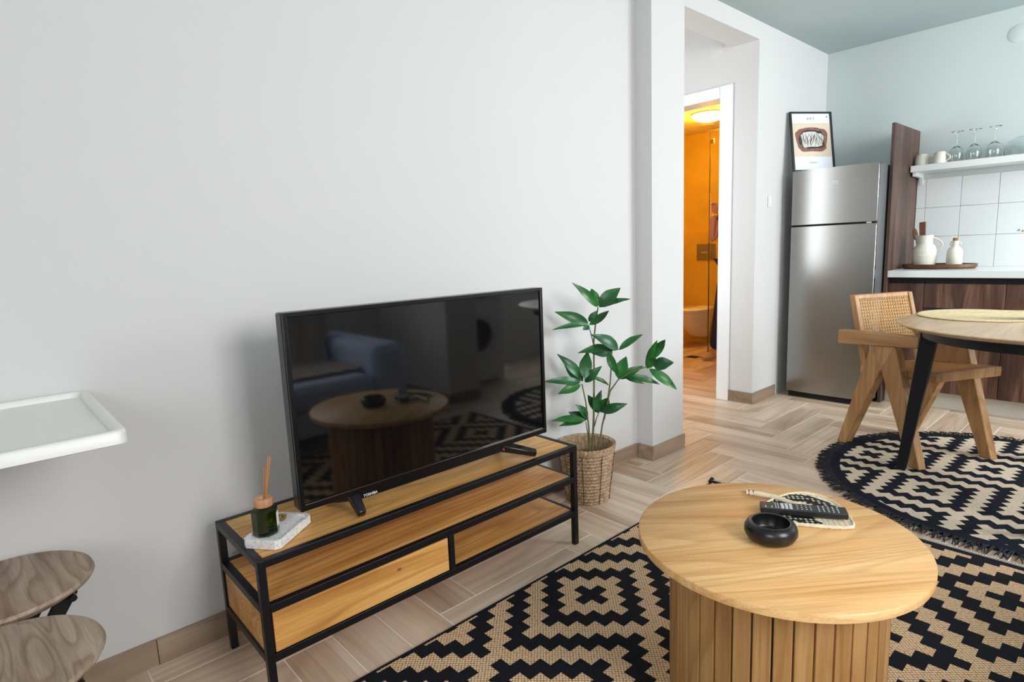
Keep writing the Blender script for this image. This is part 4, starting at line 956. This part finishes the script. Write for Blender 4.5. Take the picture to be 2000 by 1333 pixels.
MB().tube([(0, 0.0195 + 0.008 * math.sin(PI * i / 8), 0.106 + 0.018 * i / 8) for i in range(9)], 0.003, 6).build('ear_handle', 'ceramic_cream', bt, smooth=True)

# ---------------------------------------------------------------- bathroom
lampx, lampy = 5.03, 1.215
lp = thing('ceiling_lamp', 'glowing round ceiling lamp seen through the bathroom door', 'lamp', (lampx, lampy, BH))
MB().lathe([(0, -0.070), (0.08, -0.066), (0.13, -0.050), (0.155, -0.025), (0.160, -0.012), (0, -0.012)], 48).build('shade', 'lamp_glow', lp, smooth=True)
MB().lathe([(0, -0.0118), (0.165, -0.0118), (0.165, -0.0005), (0, -0.0005)], 48).build('base', 'plastic_white', lp, smooth=True)
ld = bpy.data.lights.new('lamp_light', 'POINT'); ld.energy = 22; ld.color = (1.0, 0.50, 0.02); ld.shadow_soft_size = 0.12
lo = bpy.data.objects.new('lamp_light', ld); COL.objects.link(lo); lo.parent = lp; lo.location = (0, 0, -0.22)
o = MB().lathe([(0, -0.010), (0.05, -0.010), (0.07, -0.004), (0.075, -0.0005), (0, -0.0005)], 40).build('ceiling_vent', 'bath_ceiling', None, smooth=True, loc=(5.50, 1.50, BH)); tag(o, 'small round vent on the bathroom ceiling behind the lamp', 'vent')
TY = 1.660
wc = thing('toilet', 'wall-hung toilet with closed lid in the bathroom', 'toilet', (BX - 0.001, TY, 0.0), PI)
# local +x points from the wall into the room
def oval(k, w0, w1, z, L0):
    out = []
    for i in range(28):
        a = 2 * PI * i / 28; ca_, sa_ = math.cos(a), math.sin(a)
        x = L0 + (k * ca_ if ca_ > 0 else (L0 - 0.0) * ca_ * 1.0); w = w1
        out.append((max(0.0, x), w * math.copysign(abs(sa_) ** 0.8, sa_), z))
    return out
def loft(name, rows, mat, parent):
    n_ = len(rows[0]); vs = [p for r_ in rows for p in r_]; fs = [tuple(range(n_ - 1, -1, -1)), tuple(range((len(rows) - 1) * n_, len(rows) * n_))]
    for k in range(len(rows) - 1): fs += [(k * n_ + i, k * n_ + (i + 1) % n_, (k + 1) * n_ + (i + 1) % n_, (k + 1) * n_ + i) for i in range(n_)]
    return MB().add(vs, fs).build(name, mat, parent, smooth=True)
loft('bowl', [oval(0.10, 0, 0.085, 0.09, 0.10), oval(0.13, 0, 0.105, 0.12, 0.16), oval(0.17, 0, 0.130, 0.20, 0.20), oval(0.24, 0, 0.165, 0.29, 0.24), oval(0.265, 0, 0.180, 0.36, 0.25), oval(0.27, 0, 0.182, 0.395, 0.25)], 'ceramic_white', wc)
loft('seat', [oval(0.262, 0, 0.182, 0.397, 0.26), oval(0.268, 0, 0.186, 0.405, 0.26), oval(0.266, 0, 0.184, 0.414, 0.26)], 'ceramic_white', wc)
loft('lid', [oval(0.262, 0, 0.182, 0.416, 0.26), oval(0.267, 0, 0.185, 0.424, 0.26), oval(0.255, 0, 0.175, 0.436, 0.255)], 'ceramic_white', wc)
fp = thing('flush_plate', 'square metal flush plate on the bathroom wall above the toilet', 'flush plate', (BX - 0.0005, 1.665, 1.048))
box('plate', 'steel_plate', fp, -0.012, 0.0, -0.118, 0.118, -0.090, 0.090, 0.003); box('button', 'chrome', fp, -0.018, -0.0125, -0.02, 0.06, -0.014, 0.004, 0.002)
sg = thing('shower_screen', 'clear glass shower screen with chrome clamp in front of the toilet', 'shower screen', (5.24, 0, 0))
box('pane', 'shower_glass', sg, -0.004, 0.004, BY0 + 0.002, 1.312, 0.004, 2.24)
box('edge_seal', 'black_gap', sg, -0.005, 0.005, 1.3125, 1.320, 0.004, 2.24)
box('stabiliser_bar', 'chrome', sg, -0.012, 0.012, BY0 + 0.002, 1.325, 2.2405, 2.262, 0.002); box('clamp', 'chrome', sg, -0.016, 0.016, 1.265, 1.312, 2.13, 2.175, 0.003)
dn = thing('floor_drain', 'dark square floor drain in the bathroom floor beside the shoe', 'drain', (4.93, 1.305, 0.0)); box('frame', 'steel_plate', dn, -0.065, 0.065, -0.065, 0.065, 0.0002, 0.002); box('grate', 'black_gap', dn, -0.055, 0.055, -0.055, 0.055, 0.002, 0.003)

# person standing behind the door jamb
def skinned(name, verts, edges, mat, parent, root=0, sub=2):
    me = bpy.data.meshes.new(name); me.from_pydata([v[:3] for v in verts], edges, []); o = link(name, me, parent)
    sk = o.modifiers.new('skin', 'SKIN'); sk.use_smooth_shade = True
    for i, v in enumerate(verts):
        r_ = v[3]; r2 = v[4] if len(v) > 4 else r_
        me.skin_vertices[0].data[i].radius = (r_, r2); me.skin_vertices[0].data[i].use_root = (i == root)
    s_ = o.modifiers.new('sub', 'SUBSURF'); s_.levels = sub; s_.render_levels = sub
    me.materials.append(M[mat]); return o
pe = thing('person', 'person in dark trousers and tan shoes standing half hidden behind the door frame', 'person', (4.90, 0.825, 0.0), math.radians(180))
# local: the person looks along +x, towards the door; after the half turn local -y is the side that shows past the jamb
V = [(0, 0, 0.98, 0.13, 0.10), (0, 0, 1.14, 0.125, 0.095), (0, 0, 1.32, 0.14, 0.11), (0, 0, 1.44, 0.09, 0.08), (0, 0, 1.51, 0.052), (0.02, 0, 1.58, 0.062, 0.07), (0.025, 0, 1.66, 0.075, 0.085), (0.02, 0, 1.73, 0.055, 0.065),
     (0, -0.15, 1.42, 0.055), (0.06, -0.245, 1.165, 0.044), (0.10, -0.205, 1.37, 0.032), (0.105, -0.195, 1.41, 0.029),
     (0, 0.15, 1.42, 0.055), (0.06, 0.235, 1.165, 0.044), (0.10, 0.19, 1.37, 0.032), (0.105, 0.18, 1.41, 0.029),
     (0, -0.085, 0.92, 0.088), (0.02, -0.15, 0.50, 0.062), (0.0, -0.225, 0.10, 0.045), (0, 0.085, 0.92, 0.088), (0.01, 0.10, 0.50, 0.062), (-0.01, 0.11, 0.10, 0.045)]
E_ = [(0, 1), (1, 2), (2, 3), (3, 4), (4, 5), (5, 6), (6, 7), (3, 8), (8, 9), (9, 10), (10, 11), (3, 12), (12, 13), (13, 14), (14, 15), (0, 16), (16, 17), (17, 18), (0, 19), (19, 20), (20, 21)]
body = skinned('body', V, E_, 'skin', pe)
grow = lambda v, g: (v[0], v[1], v[2]) + tuple(r_ + g for r_ in v[3:])
sel = [0, 16, 17, 18, 19, 20, 21]; skinned('trousers', [grow(V[i], 0.016) for i in sel], [(0, 1), (1, 2), (2, 3), (0, 4), (4, 5), (5, 6)], 'denim', pe)
tv_ = [grow(V[0], 0.014), grow(V[1], 0.016), grow(V[2], 0.014), grow(V[3], 0.014), grow(V[8], 0.012), (0.025, -0.190, 1.31, 0.060), grow(V[12], 0.012), (0.025, 0.186, 1.31, 0.060)]
skinned('shirt', tv_, [(0, 1), (1, 2), (2, 3), (3, 4), (4, 5), (3, 6), (6, 7)], 'shirt', pe)
for s_ in (-1, 1):
    wr = Vector((0.105, -0.195, 1.41)) if s_ < 0 else Vector((0.105, 0.18, 1.41))
    hv = [(wr.x, wr.y, wr.z, 0.026, 0.018), (wr.x + 0.008, wr.y - s_ * 0.012, wr.z + 0.055, 0.036, 0.016)]; he = [(0, 1)]
    for f_ in range(4):
        bx_ = wr.x + 0.008 + 0.002; k0 = len(hv); oy = (f_ - 1.5) * 0.017
        hv += [(wr.x + 0.012 + oy * 0.3, wr.y - s_ * 0.012 + oy, wr.z + 0.085, 0.0085), (wr.x + 0.030, wr.y - s_ * 0.020 + oy, wr.z + 0.112 - abs(oy) * 0.4, 0.008), (wr.x + 0.052, wr.y - s_ * 0.024 + oy, wr.z + 0.104 - abs(oy) * 0.4, 0.0075)]; he += [(1, k0), (k0, k0 + 1), (k0 + 1, k0 + 2)]
    k0 = len(hv); hv += [(wr.x + 0.012, wr.y - s_ * 0.040, wr.z + 0.045, 0.010), (wr.x + 0.034, wr.y - s_ * 0.052, wr.z + 0.068, 0.0085)]; he += [(0, k0), (k0, k0 + 1)]
    skinned('hand', hv, he, 'skin', pe)
    fy = -0.225 if s_ < 0 else 0.11
    fv = [(-0.035, fy, 0.045, 0.040, 0.036), (0.02, fy - 0.010, 0.045, 0.042, 0.034), (0.075, fy - 0.050, 0.036, 0.042, 0.030), (0.115, fy - 0.085, 0.030, 0.034, 0.024)]
    skinned('shoe', fv, [(0, 1), (1, 2), (2, 3)], 'shoe_tan', pe)
    MB().lathe([(0, -1), (0.7, -0.7), (1, 0), (0.7, 0.7), (0, 1)], 12, mtx=Matrix.Translation((0.098, s_ * 0.032, 1.655)) @ Matrix.Diagonal((0.010, 0.014, 0.009, 1))).build('eye', 'eye_white', pe, smooth=True)
    MB().lathe([(0, -1), (0.7, -0.7), (1, 0), (0.7, 0.7), (0, 1)], 12, mtx=Matrix.Translation((0.015, s_ * 0.078, 1.650)) @ Matrix.Diagonal((0.018, 0.010, 0.030, 1))).build('ear', 'skin', pe, smooth=True)
MB().add([(0.098, 0, 1.66), (0.100, -0.014, 1.622), (0.100, 0.014, 1.622), (0.125, 0, 1.625), (0.098, 0, 1.612)], [(0, 1, 3), (0, 3, 2), (1, 4, 3), (4, 2, 3)]).build('nose', 'skin', pe, smooth=True)
box('mouth', 'art_brown', pe, 0.088, 0.099, -0.022, 0.022, 1.588, 1.596, 0.003)
MB().lathe([(0, 1), (0.6, 0.85), (0.95, 0.4), (1.02, 0.0), (0.98, -0.35), (0.9, -0.35), (0.9, 0.0), (0, 0.8)], 28, mtx=Matrix.Translation((0.008, 0, 1.695)) @ Matrix.Diagonal((0.090, 0.084, 0.085, 1))).build('hair', 'hair', pe, smooth=True)


# ---------------------------------------------------------------- behind the camera, mirrored in the television
so = thing('sofa', 'grey-blue fabric sofa opposite the television, seen only in its reflection', 'sofa', (0.62, -2.62, 0.0))
SXh = 0.96
box('base', 'sofa_fabric', so, -SXh + 0.01, SXh - 0.01, -0.42, 0.53, 0.10, 0.26, 0.02)
for s_ in (-1, 1):
    box('arm', 'sofa_fabric', so, s_ * SXh - (0.24 if s_ > 0 else 0), s_ * SXh + (0.24 if s_ < 0 else 0), -0.42, 0.56, 0.10, 0.60, 0.05)
    x0, x1 = (-0.715, -0.003) if s_ < 0 else (0.003, 0.715)
    box('seat_cushion', 'sofa_fabric', so, x0, x1, -0.20, 0.57, 0.262, 0.425, 0.05)
    MB().hexa([(x0, -0.20, 0.428), (x1, -0.20, 0.428), (x1, -0.02, 0.428), (x0, -0.02, 0.428)], [(x0, -0.36, 0.80), (x1, -0.36, 0.80), (x1, -0.21, 0.80), (x0, -0.21, 0.80)]).build('back_cushion', 'sofa_fabric', so, bevel=0.05, bseg=4)
    for y_ in (-0.36, 0.46): MB().lathe([(0, 0), (0.018, 0), (0.026, 0.10), (0, 0.10)], 16, (s_ * 0.86, y_, 0)).build('foot', 'black_metal', so, smooth=True)
box('back_frame', 'sofa_fabric', so, -SXh + 0.24, SXh - 0.24, -0.50, -0.37, 0.10, 0.74, 0.03)
mb = MB(); nu, nv = 26, 22; path = [(-0.10, 0.430), (0.02, 0.436), (-0.012, 0.47), (-0.09, 0.62), (-0.19, 0.812), (-0.28, 0.822), (-0.375, 0.815), (-0.515, 0.76), (-0.53, 0.55)]
path = [(0.42, 0.434), (0.20, 0.434)] + path[1:]
vs = []; fs = []
for i in range(nu + 1):
    for j in range(nv + 1):
        s_ = j / nv * (len(path) - 1); k = min(int(s_), len(path) - 2); f_ = s_ - k; y = path[k][0] * (1 - f_) + path[k + 1][0] * f_; z = path[k][1] * (1 - f_) + path[k + 1][1] * f_
        x = -0.05 + 0.74 * i / nu + 0.06 * math.sin(j * 0.7) * (i / nu)
        vs.append((x, y + 0.008 * math.sin(i * 1.3 + j * 0.3), z + 0.006 + 0.006 * abs(math.sin(i * 0.9 + j * 0.5))))
for i in range(nu):
    for j in range(nv): a0 = i * (nv + 1) + j; fs.append((a0, a0 + 1, a0 + nv + 2, a0 + nv + 1))
o = MB().add(vs, fs).build('throw_blanket', 'throw_fabric', None, smooth=True, fix=False, loc=(0.62, -2.62, 0.0)); md = o.modifiers.new('solid', 'SOLIDIFY'); md.thickness = 0.006; md.offset = 1
tag(o, 'beige throw blanket draped over the sofa, seen in the television reflection', 'blanket')
wm = thing('washing_machine', 'white washing machine beside the column, seen in the television reflection', 'washing machine', (2.745, -3.10, 0.0))
box('body', 'washer_white', wm, -0.298, 0.298, -0.29, 0.30, 0.015, 0.85, 0.008)
box('control_panel', 'washer_ring', wm, -0.29, 0.29, 0.3003, 0.306, 0.735, 0.84, 0.002)
dm = frame_mtx((0, 0.3003, 0.43), (1, 0, 0), (0, 0, 1)) @ Matrix.Rotation(PI, 4, 'X')
MB().lathe([(0.135, 0.0), (0.215, 0.0), (0.215, 0.02), (0.20, 0.035), (0.155, 0.035), (0.135, 0.02)], 56, mtx=dm).build('door_ring', 'washer_ring', wm, smooth=True)
MB().lathe([(0.15, 0.0), (0.15, 0.022), (0.10, 0.040), (0, 0.045)], 48, mtx=dm).build('door_glass', 'dark_glass', wm, smooth=True)
MB().lathe([(0, 0.03), (0.028, 0.03), (0.032, 0.0), (0, 0)], 28, mtx=frame_mtx((0.05, 0.3063, 0.79), (1, 0, 0), (0, 0, 1)) @ Matrix.Rotation(PI, 4, 'X')).build('knob', 'chrome', wm, smooth=True)
box('detergent_drawer', 'washer_white', wm, -0.27, -0.11, 0.3063, 0.312, 0.75, 0.83, 0.003)
